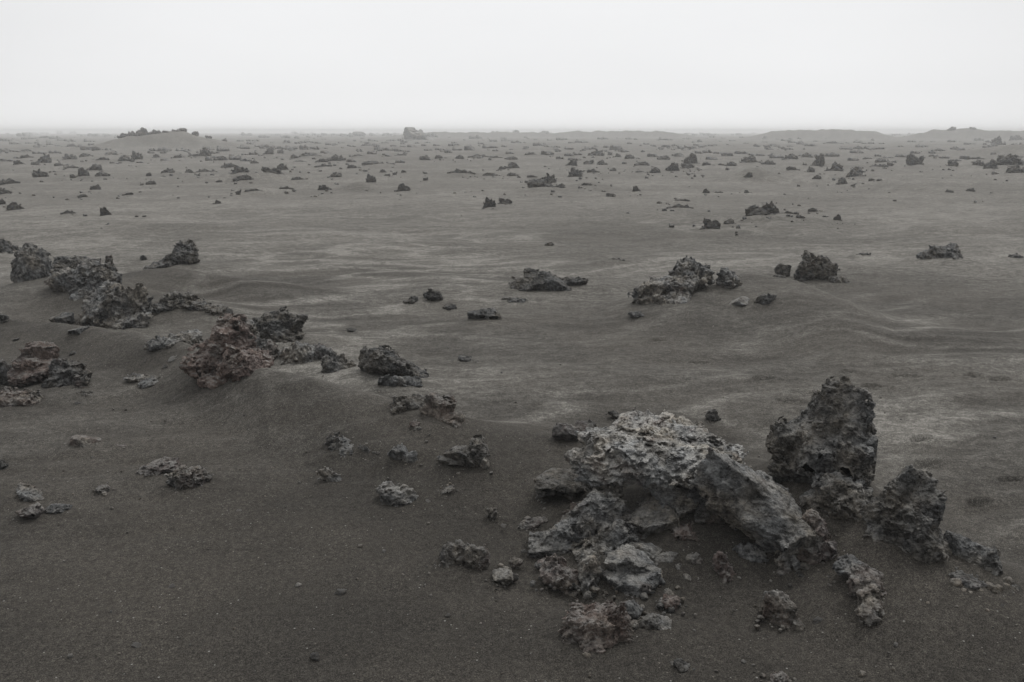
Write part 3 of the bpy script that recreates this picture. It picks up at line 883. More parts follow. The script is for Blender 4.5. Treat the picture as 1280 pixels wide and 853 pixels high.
LOW = [pile(301 + i, 6, 16, 'clinker' if i % 2 else 'flaky') for i in range(8)]
MIDP = [pile(401 + i, 5, 30, 'crag' if i % 3 else 'clinker', 26) for i in range(8)]
TALL = [pile(501 + i, 3, 52, 'clinker' if i % 2 else 'crag', 17) for i in range(5)]
LONE = [pile(601 + i, 2, 26, 'crag' if i % 2 else 'clinker', 14) for i in range(4)]


def far_rock(x, yb, w, h, label, group=None, tint=.62, red=0.0, pick=None, cat='rock'):
    P, t = hit(x, yb - .6)
    s = t / FPX
    p = math.atan2(CAM_H, math.hypot(P[0], P[1]))
    asp = w / h
    fam = pick or (LOW if asp > 2.5 else MIDP if asp > 1.05 else TALL)
    if pick is None and w < 9:
        fam = LONE
    me = fam[rnd.randrange(len(fam))]
    dep = .75 * w if w < 2.5 * h else 1.6 * h
    sz = max(.5 * h, h - .5 * dep * math.sin(p)) * s / math.cos(p)
    o = bpy.data.objects.new('lava_rock', me); C.objects.link(o)
    o.location = P - np.array([0, 0, .04 * sz]); o.rotation_euler = (0, 0, -math.atan2(P[0], P[1]) + rnd.uniform(-.15, .15))
    fl = -1 if rnd.random() < .5 else 1
    o.scale = (fl * w * s, dep * s, sz)
    k = rnd.uniform(.9, 1.1)
    tint = tint * 1.65
    if w > 6:
        SKIRTS.append((P[0], P[1] + .3 * dep * s, .42 * w * s))
    sz *= .78
    o.color = (tint * k,) * 3 + (red,)
    prop(o, label, cat, group)
    COUNT[0] += 1
    return o


NAMED = [
    # x, base y, width, height, tint, label
    (133, 271, 14, 13, .5, 'small cairn-like upright stone with a pale band above its dark base'),
    (85, 269, 18, 6, .5, 'low dark sliver of rock left of the cairn-like stone'),
    (171, 273, 5, 3, .45, 'left of two tiny black stones right of the cairn-like stone'),
    (180, 273, 6, 3.5, .4, 'right of two tiny black stones right of the cairn-like stone'),
    (20, 265, 22, 13, .5, 'broken dark rocks with a black lump at right, by the left frame edge'),
    (3, 257, 9, 9, .5, 'dark stone cut by the left frame edge just behind the broken dark rocks'),
    (7, 244, 17, 9, .5, 'dark low rock at the left frame edge, behind the broken dark rocks'),
    (12, 231, 25, 8, .55, 'long thin dark ridge of rock at the far left of the plain'),
    (51, 222, 20, 11, .52, 'blocky dark rock with a steep left side at the far left of the plain'),
    (105, 222, 17, 13, .48, 'black left-hand lump of the triple rock pile at left'),
    (118, 214, 20, 9, .58, 'rear lump of the triple rock pile at left'),
    (128, 221, 18, 6, .58, 'trailing right-hand end of the triple rock pile at left'),
    (92, 223, 9, 5, .62, 'small stone left of the triple rock pile'),
    (56, 205, 17, 14, .52, 'upright dark block in the far left scatter'),
    (44, 207, 11, 5, .55, 'small lump touching the left of the upright dark block'),
    (24, 208, 15, 8, .52, 'dark knobbly stone near the far left frame edge'),
    (76, 209, 17, 5, .55, 'low dark hump right of the upright dark block'),
    (90, 211, 16, 4, .55, 'flat row of stones right of the low dark hump'),
    (87, 201, 19, 9, .55, 'rounded dark hump behind the flat row of stones at far left'),
    (35, 199, 16, 6, .58, 'low jagged row of stones behind the upright dark block'),
    (119, 239, 15, 8.5, .5, 'small dark rock with a peak at its left end, alone below the triple pile'),
    (103, 247, 12, 4, .62, 'faint flat stone left below the small peaked rock'),
    (185, 233, 20, 7, .5, 'dark low dome of rock above the faint flat stones, left part of the plain'),
    (160, 245, 14, 4, .58, 'flat faint stone left below the dark low dome'),
    (186, 221, 7, 5, .52, 'dark little stone behind the dark low dome'),
    (209, 218, 18, 8, .52, 'dark-topped stones behind and right of the dark low dome'),
    (172, 201, 16, 13, .5, 'tall dark rock under the left end of the sandy mound'),
    (156, 202, 18, 8, .6, 'grey slope of rock touching the tall dark rock under the mound'),
    (165, 204, 8, 7, .5, 'black stone in front of the tall dark rock under the mound'),
    (256, 197, 17, 13, .48, 'dark ragged peak of rock below the middle of the sandy mound'),
    (240, 197, 22, 4, .5, 'flat dark stones left of the ragged peak below the mound'),
    (220, 199, 14, 5, .5, 'small dark clump left of the flat dark stones below the mound'),
    (195, 199, 12, 6, .55, 'dark speckled clump below the left part of the mound'),
    (237, 217, 12, 5, .52, 'pair of little dark stones left of the low pale row'),
    (256, 217, 20, 6, .6, 'low pale row of stones left of the pointed dark hump'),
    (285, 210, 18, 7, .55, 'low dark stone behind the pointed dark hump'),
    (319, 206, 12, 6, .52, 'small dark clump behind the two dark humps'),
    (300, 219, 24, 13, .48, 'pointed dark hump left of the smooth dark hump'),
    (337, 220, 28, 12, .45, 'smooth-sided dark hump with a double top, left of centre on the far plain'),
    (305, 228, 26, 10, .48, 'dark ridge of stones in front of the two dark humps'),
    (354, 214, 16, 10, .46, 'dark rounded rock right behind the smooth dark hump'),
    (274, 229, 9, 4, .52, 'small flat stone left of the dark ridge of stones'),
    (298, 244, 8, 7, .4, 'black round stone in front of the dark ridge of stones'),
    (318, 241, 24, 5, .72, 'low pale sandy stones right of the black round stone'),
    (272, 257, 11, 7, .45, 'small black two-lobed stone alone on the sand at left'),
    (280, 249, 4, 2, .45, 'tiny dark stone behind the black two-lobed stone'),
    (359, 238, 19, 5, .52, 'flat stone with a small peak on a sand rise, left of centre'),
    (373, 227, 18, 6, .58, 'grey low stone behind the flat peaked one'),
    (405, 239, 18, 8, .42, 'dark three-lobed stone right of the flat peaked one'),
    (418, 224, 20, 9, .66, 'pale ragged stone behind the dark three-lobed one'),
    (404, 210, 23, 5, .5, 'row of dark little stones behind the pale ragged stone'),
    (421, 202, 24, 9, .52, 'broad dark hump left of the long dark ridge'),
    (388, 198, 28, 8, .55, 'broad hazy dark clump left of the broad dark hump'),
    (335, 195, 15, 9, .5, 'dark square-topped rock right of the sandy mound'),
    (351, 193, 10, 7, .55, 'dark rock just right of the square-topped one'),
    (444, 212, 19, 6, .46, 'dark two-lobed stone at the left end of the long dark ridge'),
    (474, 209, 44, 8, .5, 'long dark ridge of rock with a knob at its right end'),
    (464, 230, 15, 13, .44, 'black crag at the top of a little sand ramp'),
    (478, 217, 11, 5, .5, 'dark lump behind the black crag on its sand ramp'),
    (484, 221, 8, 3, .45, 'tiny black stone right of the black crag'),
    (494, 219, 7, 4, .5, 'left of two dots of stone right of the black crag'),
    (505, 217, 7, 4, .5, 'right of two dots of stone right of the black crag'),
    (505, 240, 20, 11, .44, 'dark wedge-shaped stone alone on the sand, left of the picture centre'),
    (532, 227, 8, 5, .45, 'little black stone behind the dark wedge-shaped one'),
    (531, 218, 6, 3, .45, 'black dot of stone beyond the little black one'),
    (531, 200, 15, 6, .48, 'dark two-peaked stones in the scatter below the distant knoll'),
    (551, 200, 17, 6, .5, 'dark stone with a little spike, right of the two-peaked stones'),
    (574, 199, 12, 5, .5, 'dark flat stone left of the long flat row'),
    (598, 198, 27, 5, .52, 'long flat row of dark stones below and right of the distant knoll'),
    (572, 218, 26, 7, .6, 'wedge of grey rock with a sand tail to the left, near the middle'),
    (587, 219, 15, 5, .5, 'dark stone at the right end of the grey wedge'),
    (613, 221, 20, 5, .5, 'thin slanting dark stone right of the grey wedge'),
    (612, 261, 18, 15, .40, 'black rounded rock beside a pale streaked one, near the picture centre'),
    (631, 257, 20, 10, .62, 'pale streaked rock right of the black rounded one'),
    (681, 239, 50, 16, .46, 'big dark rock pile near the middle of the plain'),
    (684, 232, 26, 16, .44, 'dark knob on the back of the big dark rock pile'),
    (660, 231, 12, 5, .62, 'pale stones left of the big dark rock pile'),
    (665, 223, 14, 4, .52, 'pair of dark stones behind the big dark rock pile'),
    (641, 221, 15, 5, .48, 'dark flat stone left of the pair behind the big pile'),
    (642, 211, 19, 8, .5, 'dark ragged rock left of and beyond the big pile'),
    (628, 213, 11, 5, .5, 'small stone left of the dark ragged rock'),
    (714, 209, 16, 9, .46, 'dark rock with a thin spike right of and beyond the big pile'),
    (719, 222, 20, 13, .46, 'dark square rock right of the big pile'),
    (737, 207, 16, 7, .56, 'grey broken rock right of the thin-spiked one'),
    (753, 207, 14, 7, .56, 'scattered grey chips right of the grey broken rock'),
    (742, 217, 17, 6, .62, 'pale low sandy stone right of the dark square rock'),
    (767, 215, 11, 5, .6, 'grey low stone right of the pale sandy one'),
    (736, 234, 20, 5, .56, 'small flat cone on the sand right of the big pile'),
    (795, 241, 11, 9, .6, 'little grey peak with a dark sand shadow beside it, right of centre'),
    (848, 255, 30, 6, .56, 'rear slab of the double flat rock right of centre'),
    (850, 263, 34, 8, .54, 'front slab of the double flat rock right of centre'),
    (744, 197, 23, 11, .58, 'grey triangular rock among the far scatter right of centre'),
    (763, 195, 7, 5, .5, 'round dark stone right of the grey triangular rock'),
    (772, 198, 11, 6, .52, 'dark spiky stone right of the round dark one'),
    (790, 201, 21, 8, .6, 'grey rocks with a dark hollow under them, right of the dark spiky stone'),
    (802, 208, 20, 6, .58, 'flat grey rock in front of the hollow grey rocks'),
    (841, 214, 18, 11, .48, 'dark hump left of the black twin-topped rock'),
    (819, 217, 15, 8, .6, 'grey rounded rock left of the dark hump'),
    (802, 217, 17, 3, .6, 'thin row of chips left of the grey rounded rock'),
    (864, 207, 22, 16, .42, 'black twin-topped rock right of centre on the far plain'),
    (858, 212, 20, 8, .5, 'dark rubble at the foot of the black twin-topped rock'),
    (886, 209, 18, 6, .48, 'dark rubble running right from the black twin-topped rock'),
    (860, 220, 6, 4, .5, 'tiny dark stone in front of the black twin-topped rock'),
    (882, 243, 11, 7, .5, 'dark knob at the left end of a low sandy bump, right of centre'),
    (897, 243, 14, 4, .72, 'pale low end of the sandy bump beside the dark knob'),
    (935, 243, 11, 4, .52, 'small dark stone right of the low sandy bump'),
    (936, 223, 12, 8, .62, 'grey tip of rock on a cone of sand, right half of the plain'),
    (951, 273, 42, 20, .58, 'large rough grey rock pile on the right half of the plain'),
    (964, 268, 20, 17, .56, 'right-hand knob of the large rough grey pile'),
    (984, 270, 28, 6, .6, 'low chips running right from the large rough grey pile'),
    (1016, 266, 14, 6, .54, 'dark flat stones right of the large rough grey pile'),
    (1001, 274, 12, 5, .52, 'small dark lump in the sand right of the large grey pile'),
    (1047, 277, 12, 9, .54, 'pointed dark stone at the far right end of the chips'),
    (888, 288, 26, 16, .62, 'grey slanting rock left below the large rough grey pile'),
    (912, 281, 17, 8, 1.15, 'white-topped stone beside the grey slanting rock'),
    (914, 209, 16, 7, .54, 'dark low rock left of the sloping grey rocks'),
    (937, 206, 30, 12, .6, 'sloping grey rocks left of the dark smooth hump'),
    (960, 207, 18, 7, .62, 'grey chips under the dark smooth hump'),
    (988, 201, 21, 9, .52, 'dark smooth hump in the right part of the far scatter'),
    (1009, 198, 15, 7, .58, 'grey jagged stones right of the dark smooth hump'),
    (1022, 208, 16, 16, .58, 'tall ragged grey rock right of the dark smooth hump'),
    (1013, 217, 11, 9, .68, 'pale block at the foot of the tall ragged grey rock'),
    (1043, 216, 22, 14, .58, 'broken grey rocks right of the tall ragged one'),
    (991, 215, 18, 7, .54, 'dark chips left of the pale block'),
    (1021, 225, 12, 6, .54, 'dark low stone in front of the pale block'),
    (1052, 232, 16, 10, .62, 'grey pile with a pale stone on it, left of the pale pyramid'),
    (1068, 223, 25, 15, .74, 'pale pyramid-shaped rock on the right of the plain'),
    (1090, 227, 9, 4, .56, 'left of two small stones right of the pale pyramid'),
    (1100, 227, 9, 3, .52, 'right of two small stones right of the pale pyramid'),
    (1066, 234, 6, 4, .5, 'tiny dark stone in front of the pale pyramid'),
    (1098, 210, 25, 5, .54, 'long low dark row behind the pale pyramid'),
    (1108, 206, 26, 8, .62, 'grey rubble behind the long low dark row'),
    (1138, 208, 14, 16, .50, 'left half of the split dark block on the right of the plain'),
    (1149, 208, 16, 14, .50, 'right half of the split dark block on the right of the plain'),
    (1190, 210, 15, 10, .58, 'square grey block right of the split dark block'),
    (1186, 243, 12, 6, .5, 'left of two low dark stones at the right of the plain'),
    (1213, 241, 12, 6, .5, 'right of two low dark stones at the right of the plain'),
    (1118, 253, 5, 3, .55, 'speck of stone in the sand left of the two low dark stones'),
    (1266, 209, 40, 17, .40, 'black rock mass cut by the right frame edge'),
    (1271, 219, 26, 13, .56, 'grey boulder in front of the black rock mass at the right edge'),
    (1238, 213, 20, 14, .50, 'dark rubble left of the black rock mass at the right edge'),
    (1244, 218, 9, 3, 1.3, 'small white stone in front of the dark rubble at the right edge'),
    (1224, 208, 16, 8, .56, 'grey low rocks left of the dark rubble at the right edge'),
    (1248, 183, 18, 13, .50, 'dark knoll of rock on the near rise at the right edge'),
    (1272, 177, 20, 8, .50, 'dark rocks right of the knoll on the near rise at the right edge'),
]
for x, yb, w, h, tn, lab in NAMED:
    far_rock(x, yb, w, h, lab, 'larger rocks across the far plain', tn)


# rocks that crown the sandy mound and stand against the sky
def far_at(px, r, w, h, label, tint=.55, group=None, fam=None, lift=0.0):
    a = math.atan((px - CX) / FPX / cp)
    x, y = r * math.sin(a), r * math.cos(a)
    z = float(land(np.array([x]), np.array([y]))[0])
    s = r * math.cos(a) * (cp) / FPX / 1.0
    fam = fam or (LOW if w > 2.5 * h else MIDP if w > 1.3 * h else TALL)
    o = bpy.data.objects.new('lava_rock', fam[rnd.randrange(len(fam))]); C.objects.link(o)
    o.location = (x, y, z - .08 * h * s + lift); o.rotation_euler = (0, 0, -a)
    o.scale = (w * s, .8 * w * s, h * s); o.color = (tint, tint, tint, 0)
    prop(o, label, 'rock', group)
    COUNT[0] += 1


far_at(204, 103, 19, 11, 'highest rock on top of the sandy mound at the horizon', .85, None, MIDP)
far_at(181, 103, 15, 6, 'dark rocks at the left end of the sandy mound top', .85)
far_at(192, 102.5, 14, 7, 'dark rock left of the highest one on the sandy mound', .85, None, LOW)
far_at(218, 103, 16, 6, 'low dark rock right of the highest one on the sandy mound', .85)
far_at(233, 103, 12, 4, 'flat rock between the low one and the long one on the sandy mound', .9)
far_at(248, 104, 19, 5, 'long low rock on the middle of the sandy mound', .85)
far_at(264, 104, 14, 5.5, 'knobbly rock on the right half of the sandy mound', .85)
far_at(281, 105, 10, 5, 'small rock at the right end of the sandy mound top', .85)
far_at(300, 108, 8, 6, 'little stone on the right slope of the sandy mound', .85)
KNOLL = [proto([(-17, 0, 8, (12, 13, 27), 6), (-3, 0, 5, (16, 14, 17), -18), (19, 0, 2, (19, 12, 9), -8)], 'smooth', 77)]
far_at(531, 190, 42, 17, 'steep-sided rocky knoll with a low tail, against the sky near the picture centre', 1.0, None, KNOLL)
far_at(645, 330, 16, 9, 'faint pale hump on the horizon right of the knoll', .7)
far_at(674, 340, 24, 8, 'second faint hump on the horizon right of the knoll', .7)
far_at(452, 330, 34, 7, 'faint low hump on the horizon left of the knoll', .7)
far_at(987, 232, 4, 3.5, 'tiny cairn on the long low ridge at the horizon', .6)
far_at(1158, 232, 12, 6, 'pointed rock on the right-hand ridge at the horizon', .6)
far_at(1182, 232, 9, 4.5, 'second little peak on the right-hand ridge at the horizon', .6)
far_at(1104, 250, 5, 3, 'tiny bump between the two ridges at the horizon', .6)
far_at(1263, 236, 4, 4, 'tiny spike on the ridge near the right edge at the horizon', .6)

# the loose scatter between the named ones: groups by where they lie
ROWS = [(168, 174.5, 'close under the horizon'), (174.5, 186, 'on the far plain'), (186, 206, 'in the middle distance')]
COLS = [(-10, 160, 'left of the sandy mound'), (160, 320, 'below the sandy mound'), (320, 500, 'between the sandy mound and the knoll'),
        (500, 650, 'below the knoll'), (650, 850, 'right of the knoll'), (850, 1070, 'below the long low ridge'), (1070, 1295, 'near the right edge')]
def clump(x, yb):
    """stones gather in drifts and leave bare sand between"""
    i, j = int((x + 40) / 4) % 400, int(math.log(CAM_H * FPX / max(yb - HOR, 1.0)) * 40) % 400
    return CL[i, j]


_i, _j = [q.ravel().astype(F32) for q in np.meshgrid(np.arange(400), np.arange(400), indexing='ij')]
CL = np.clip(.18 + 1.5 * perlin2(_i * 4 / 62, _j / 40 * 5.5, 3.1) + .9 * perlin2(_i * 4 / 21, _j / 40 * 14, 7.7), .02, 1).reshape(400, 400)


spots = []
taken = [(n[0], n[1] - n[3] / 2, n[2]) for n in NAMED]
while len(spots) < 330:
    u = rnd.random()
    yb = 169 + 36 * u ** 1.55
    x = rnd.uniform(-10, 1292)
    k = (yb - 163) / 20
    w = min(17, rnd.lognormvariate(.15, .42) * (5.2 + 5.0 * k))
    if 168 < x < 300 and yb < 184:
        continue
    if any(abs(x - a) < (w + c) * .42 and abs(yb - 3 - b) < 6 for a, b, c in taken):
        continue
    if rnd.random() > clump(x, yb):
        continue
    taken.append((x, yb - 3, w)); spots.append((x, yb, w, w / rnd.uniform(2.3, 4.8)))
room = 296 - COUNT[0]
spots.sort(key=lambda q: -q[2])
for x, yb, w, h in spots[:max(room, 0)]:
    row = next(r[2] for r in ROWS if r[0] <= yb < r[1] or r is ROWS[-1])
    colm = next(c[2] for c in COLS if c[0] <= x < c[1] or c is COLS[-1])
    far_rock(x, yb, w, h, 'stray small lava rock %s, %s' % (row, colm),
             'loose lava rocks %s, %s' % (row, colm), rnd.uniform(.46, .66))

# everything smaller and farther reads as one field of stones
VS, QS, nv = [], [], 0
rest = [(x, yb, w, h) for x, yb, w, h in spots[max(room, 0):]]
for _ in range(4400):
    yb = HOR + 1.9 + 26 * rnd.random() ** 1.8
    x = rnd.uniform(-480, 1760)
    if rnd.random() > clump(x, yb):
        continue
    if 170 < x < 296 and yb < 183:
        continue
    w = min(8.5, rnd.lognormvariate(-.1, .6) * (3.0 + 1.7 * (yb - 163) / 8))
    rest.append((x, yb, w, w / rnd.uniform(2.0, 4.2)))
for _ in range(1200):
    yb = 185 + 75 * rnd.random() ** 1.5
    x = rnd.uniform(-480, 1760)
    if rnd.random() > clump(x, yb):
        continue
    w = rnd.uniform(1.6, 4.5)
    rest.append((x, yb, w, w / rnd.uniform(1.4, 2.6)))
for n in NAMED:                                   # chips lying about the larger stones
    for _ in range(rnd.randrange(3, 8)):
        w = n[2] * min(rnd.lognormvariate(-2.0, .5), .3)
        if w > 1.2:
            rest.append((n[0] + rnd.gauss(0, .8) * n[2], n[1] + rnd.gauss(.2, .35) * n[3], w, w / rnd.uniform(1.5, 3)))
lowres = []
for i in range(5):
    rs = np.random.RandomState(900 + i)
    LB = [(np.array([rs.uniform(-24, 24), rs.uniform(-6, 6), 3.]), np.array([rs.uniform(9, 16), 11., rs.uniform(12, 26)]), rs.uniform(-.5, .5)) for _ in range(4)]
    V, Q = rock_field(LB, 'clinker', 950 + i, 5.0, 14.0)
    V[:, 0] /= np.ptp(V[:, 0]); V[:, 1] /= np.ptp(V[:, 1]); V[:, 2] /= V[:, 2].max()
    lowres.append((V, Q))
PP, TT = hit_many([q[0] for q in rest], [q[1] for q in rest])
for (x, yb, w, h), P, t in zip(rest, PP, TT):
    if P[2] - float(land(P[:1], P[1:2])[0]) > .03 or yb < HOR + 1.5:
        continue
    s = t / FPX
    V, Q = lowres[rnd.randrange(5)]
    a = -math.atan2(P[0], P[1]) + rnd.uniform(-.6, .6)
    X, Y, Z = V[:, 0] * w * s, V[:, 1] * w * .8 * s, V[:, 2] * h * s
    VS.append(np.stack([P[0] + X * math.cos(a) - Y * math.sin(a), P[1] + X * math.sin(a) + Y * math.cos(a), P[2] + Z], 1))
    QS.append(Q + nv); nv += len(V)
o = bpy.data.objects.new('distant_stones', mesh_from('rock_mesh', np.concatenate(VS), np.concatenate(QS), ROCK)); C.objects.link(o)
o.color = (.95, .95, .95, 0)
prop(o, 'countless small dark stones dotted over the far plain up to the horizon', 'stones', None, 'stuff')

# ------------------------------------------------------------------ loose pebbles on the near sand
PEB = []
for i in range(4):
    V, Q = rock_field([(np.zeros(3), np.array([10., 9., 7.]), 0.3 * i)], 'block', 800 + i, 1.4, 8.5)
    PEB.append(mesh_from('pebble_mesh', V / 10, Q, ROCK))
PEBBLES = [(188, 450, 3, 1.0, 0, 'dark pebble left of the low grey rubble'), (216, 450, 5, 1.3, 0, 'pale flat pebble in front of the low grey rubble'),
           (209, 461, 4, 1.2, 0, 'pale pebble right of the broken pale flakes'), (330, 487, 4, .9, .4, 'reddish pebble in front of the rust-red tower'),
           (203, 509, 3, .9, 0, 'dark pebble in the sand left below the rust-red tower'), (206, 517, 3, 1.2, .1, 'pale pebble just below the dark one left of the tower'),
           (364, 509, 3, 1.0, 0, 'grey pebble right below the rust-red tower'), (91, 444, 5, .6, 0, 'black pebble on the sand beside the red-brown tower top'),
           (20, 425, 3, .6, 0, 'black pebble far left above the red-brown tower'), (113, 445, 3, .8, 0, 'small pebble right of the black one by the red-brown tower'),
           (230, 512, 2.5, 1.0, 0, 'lone speck-like pebble left of the picture, below the tower'), (97, 506, 4, .8, .1, 'pebble at the foot of the dark craggy block'),
           (214, 735, 4, .8, .2, 'brownish pebble alone on the bottom left sand'), (170, 808, 4, 1.0, .1, 'flat pebble near the bottom left edge'),
           (395, 822, 6, .8, .1, 'flat dark pebble near the bottom edge, left of centre'), (427, 742, 6, .9, .1, 'small flat pebble alone on the bottom sand'),
           (535, 629, 4, 1.0, .2, 'pebble right below the rounded clinker'), (440, 415, 5, .6, 0, 'dark pebble on the rippled sand right of the boulder'),
           (655, 690, 3, 1.0, .1, 'pebble between the dark lumpy rock and the outcrop'), (1024, 777, 6, .8, .1, 'dark knobbly pebble right of the rough tan clinker'),
           (630, 658, 3, 1.0, .3, 'reddish pebble left of the big outcrop'), (930, 828, 3, 1.2, 0, 'pale pebble at the bottom edge right of the outcrop'),
           (1252, 758, 3, .8, 0, 'pebble near the bottom right edge'), (1120, 806, 3, 1.2, 0, 'pale pebble on the smooth sand at bottom right'),
           (300, 640, 3, 1.1, .1, 'pebble on the smooth sand right of the stone pair'), (330, 560, 3, 1.0, 0, 'pebble on the smooth sand above the stone pair'),
           (560, 770, 3, 1.0, .2, 'pebble on the bottom sand below the dark lumpy rock'), (480, 690, 3, 1.1, 0, 'pebble left of the dark lumpy rock')]
for i, (x, y, r, tn, rd, lab) in enumerate(PEBBLES):
    P, t = hit(x, y)
    s = t / FPX * r
    o = bpy.data.objects.new('pebble', PEB[i % 4]); C.objects.link(o)
    o.location = P + np.array([0, 0, .15 * s]); o.scale = (s * 1.15, s, s * .8); o.rotation_euler = (0, 0, i * 1.7)
    o.color = (tn, tn, tn, rd)
    prop(o, lab, 'pebble', 'loose pebbles on the near sand')

# crumbs and grit shed by the stones, thickest round their feet
VS, QS, nv = [], [], 0
crumb = []
for i in range(4):
    V, Q = rock_field([(np.zeros(3), np.array([10., 9., 7.]), 0.4 * i)], 'clinker', 840 + i, 3.4, 8.0)
    crumb.append((V / 10, Q))
near = hit_many([rnd.uniform(-20, 1300) for _ in range(500)], [rnd.uniform(400, 870) for _ in range(500)])[0]
spot = []
for k in range(2100):
    if k >= 1500:
        bx, by, br = SKIRTS[rnd.randrange(34)]
        q = br * (.7 + rnd.expovariate(1 / .3)); a = rnd.uniform(0, 6.283)
        spot.append((bx + q * math.sin(a), by + q * math.cos(a), min(rnd.lognormvariate(0, .6) * .009, .034)))
    elif k < 1000:
        bx, by, br = SKIRTS[int(rnd.random() ** 1.3 * min(len(SKIRTS), 95))]
        q = br * (.75 + rnd.expovariate(1 / .35)); a = rnd.uniform(0, 6.283)
        spot.append((bx + q * math.sin(a), by + q * math.cos(a), min(rnd.lognormvariate(0, .55) * .0055, .02)))
    else:
        spot.append((near[k - 1000][0], near[k - 1000][1], min(rnd.lognormvariate(0, .5) * .0042, .014)))
spot = np.array(spot)
for k, ((x, y, s), z) in enumerate(zip(spot, ground(spot[:, 0], spot[:, 1])[0])):
    V, Q = crumb[k % 4]
    a = rnd.uniform(0, 6.283)
    X, Y, Z = V[:, 0] * s, V[:, 1] * s, V[:, 2] * s * .9
    VS.append(np.stack([x + X * math.cos(a) - Y * math.sin(a), y + X * math.sin(a) + Y * math.cos(a), z + Z + .25 * s], 1))
    QS.append(Q + nv); nv += len(V)
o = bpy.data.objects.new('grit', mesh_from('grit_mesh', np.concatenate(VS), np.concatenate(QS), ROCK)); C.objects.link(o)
o.color = (.95, .92, .88, .15)
prop(o, 'fine crumbs and grit of lava strewn over the near sand', 'grit', None, 'stuff')

build_ground()

# ------------------------------------------------------------------ haze
def haze_box():
    import bmesh
    bm = bmesh.new()
    bmesh.ops.create_cube(bm, size=1)
    me = bpy.data.meshes.new('haze'); bm.to_mesh(me); bm.free()
    o = bpy.data.objects.new('haze', me); C.objects.link(o)
    o.scale = (1840, 1840, 5.3); o.location = (0, 0, .75)
    m = bpy.data.materials.new('haze'); m.use_nodes = True
    t = m.node_tree; t.nodes.clear()
    out = t.nodes.new('ShaderNodeOutputMaterial'); v = t.nodes.new('ShaderNodeVolumePrincipled')
    v.inputs['Color'].default_value = (.93, .935, .94, 1)
    v.inputs['Density'].default_value = HAZE
    v.inputs['Anisotropy'].default_value = 0.0
    v.inputs['Density Attribute'].default_value = ''
    t.links.new(v.outputs[0], out.inputs['Volume'])
    try:
        m.cycles.homogeneous_volume = True
    except Exception:
        pass
    me.materials.append(m)
    prop(o, 'thin pale ground mist hanging over the whole plain', 'mist', None, 'stuff')


HAZE = 0.0026
haze_box()

# ------------------------------------------------------------------ sky, sun, camera
SUN_EL, SUN_AZ = math.radians(56), math.radians(42)      # azimuth clockwise from the view direction
w = bpy.data.worlds.new('World'); bpy.context.scene.world = w; w.use_nodes = True
t = w.node_tree; t.nodes.clear()
out = t.nodes.new('ShaderNodeOutputWorld'); bg = t.nodes.new('ShaderNodeBackground')
sky = t.nodes.new('ShaderNodeTexSky'); sky.sky_type = 'NISHITA'; sky.sun_disc = False
sky.sun_elevation = SUN_EL; sky.sun_rotation = SUN_AZ; sky.dust_density = 6; sky.air_density = 1.5
hs = t.nodes.new('ShaderNodeHueSaturation'); hs.inputs['Saturation'].default_value = .15
tc = t.nodes.new('ShaderNodeTexCoord'); sep = t.nodes.new('ShaderNodeSeparateXYZ')
ramp = t.nodes.new('ShaderNodeValToRGB')
e = ramp.color_ramp.elements
e[0].position = 0.0; e[0].color = (.83, .832, .836, 1)
e[1].position = 1.0; e[1].color = (1.3, 1.3, 1.3, 1)
for p_, c_ in ((.045, (.765, .768, .774)), (.16, (.760, .766, .776)), (.5, (1.0, 1.005, 1.01))):
    q = ramp.color_ramp.elements.new(p_); q.color = (*c_, 1)
mul = t.nodes.new('ShaderNodeVectorMath'); mul.operation = 'SCALE'; mul.inputs['Scale'].default_value = 12.0
mx = t.nodes.new('ShaderNodeMix'); mx.data_type = 'RGBA'; mx.inputs[0].default_value = .96
t.links.new(tc.outputs['Generated'], sep.inputs[0]); t.links.new(sep.outputs['Z'], ramp.inputs[0])
# the fog is brightest straight ahead and mottled by faint cloud
cn = t.nodes.new('ShaderNodeTexNoise'); cn.inputs['Scale'].default_value = 2.2; cn.inputs['Detail'].default_value = 5
mpn = t.nodes.new('ShaderNodeMapping'); mpn.inputs['Scale'].default_value = (1, 1, 3.5)
t.links.new(tc.outputs['Generated'], mpn.inputs[0]); t.links.new(mpn.outputs[0], cn.inputs['Vector'])
cr = t.nodes.new('ShaderNodeMapRange'); t.links.new(cn.outputs['Fac'], cr.inputs['Value'])
for k_, v_ in (('From Min', .3), ('From Max', .7), ('To Min', .975), ('To Max', 1.02)):
    cr.inputs[k_].default_value = v_
ar = t.nodes.new('ShaderNodeMapRange'); ar.interpolation_type = 'SMOOTHSTEP'; t.links.new(sep.outputs['Y'], ar.inputs['Value'])
for k_, v_ in (('From Min', .70), ('From Max', .99), ('To Min', .84), ('To Max', 1.0)):
    ar.inputs[k_].default_value = v_
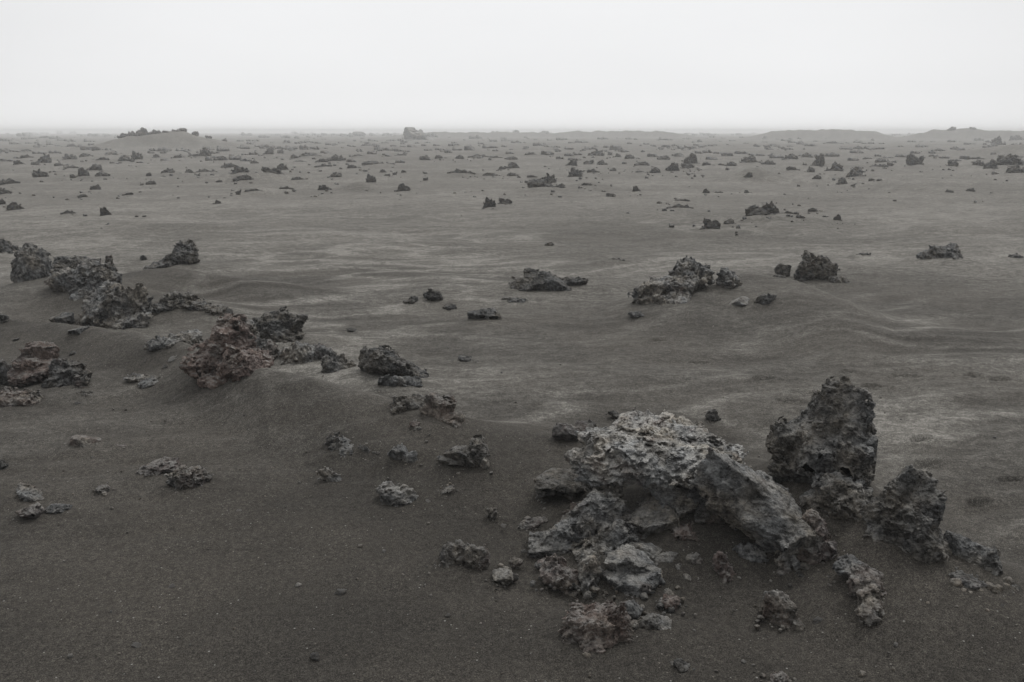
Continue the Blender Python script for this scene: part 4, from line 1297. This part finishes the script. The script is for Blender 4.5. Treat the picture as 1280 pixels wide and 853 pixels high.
am = t.nodes.new('ShaderNodeMath'); am.operation = 'MULTIPLY'
t.links.new(cr.outputs[0], am.inputs[0]); t.links.new(ar.outputs[0], am.inputs[1])
bk = t.nodes.new('ShaderNodeMapRange'); bk.interpolation_type = 'SMOOTHSTEP'; t.links.new(sep.outputs['Y'], bk.inputs['Value'])  # sky behind the camera dimmed to darken rock faces turned to the viewer
for k_, v_ in (('From Min', -.9), ('From Max', .3), ('To Min', .55), ('To Max', 1.0)):
    bk.inputs[k_].default_value = v_
am2 = t.nodes.new('ShaderNodeMath'); am2.operation = 'MULTIPLY'
t.links.new(am.outputs[0], am2.inputs[0]); t.links.new(bk.outputs[0], am2.inputs[1]); am = am2
fog = t.nodes.new('ShaderNodeVectorMath'); fog.operation = 'SCALE'
t.links.new(ramp.outputs[0], fog.inputs[0]); t.links.new(am.outputs[0], fog.inputs['Scale'])
t.links.new(fog.outputs[0], mul.inputs[0])
t.links.new(sky.outputs[0], hs.inputs['Color']); t.links.new(hs.outputs[0], mx.inputs[6]); t.links.new(mul.outputs[0], mx.inputs[7])
t.links.new(mx.outputs[2], bg.inputs['Color']); bg.inputs['Strength'].default_value = .1
t.links.new(bg.outputs[0], out.inputs[0])

sd = bpy.data.lights.new('sun', 'SUN'); sd.energy = 1.5; sd.angle = math.radians(20); sd.color = (1, .985, .96)
so = bpy.data.objects.new('sun', sd); C.objects.link(so)
so.rotation_euler = (math.pi / 2 - SUN_EL, 0, math.pi - SUN_AZ)

cd = bpy.data.cameras.new('camera'); cd.sensor_width = 36; cd.lens = FPX * 36 / 1280; cd.clip_start = .05; cd.clip_end = 6000
co = bpy.data.objects.new('camera', cd); C.objects.link(co)
co.location = CAM; co.rotation_euler = (math.pi / 2 - PITCH, 0, 0)
sc = bpy.context.scene
sc.camera = co
sc.cycles.volume_bounces = 1
sc.cycles.max_bounces = 6
sc.cycles.use_denoising = DENOISE
sc.view_settings.view_transform = 'Standard'; sc.view_settings.look = 'None'
sc.view_settings.exposure = 0; sc.view_settings.gamma = 1
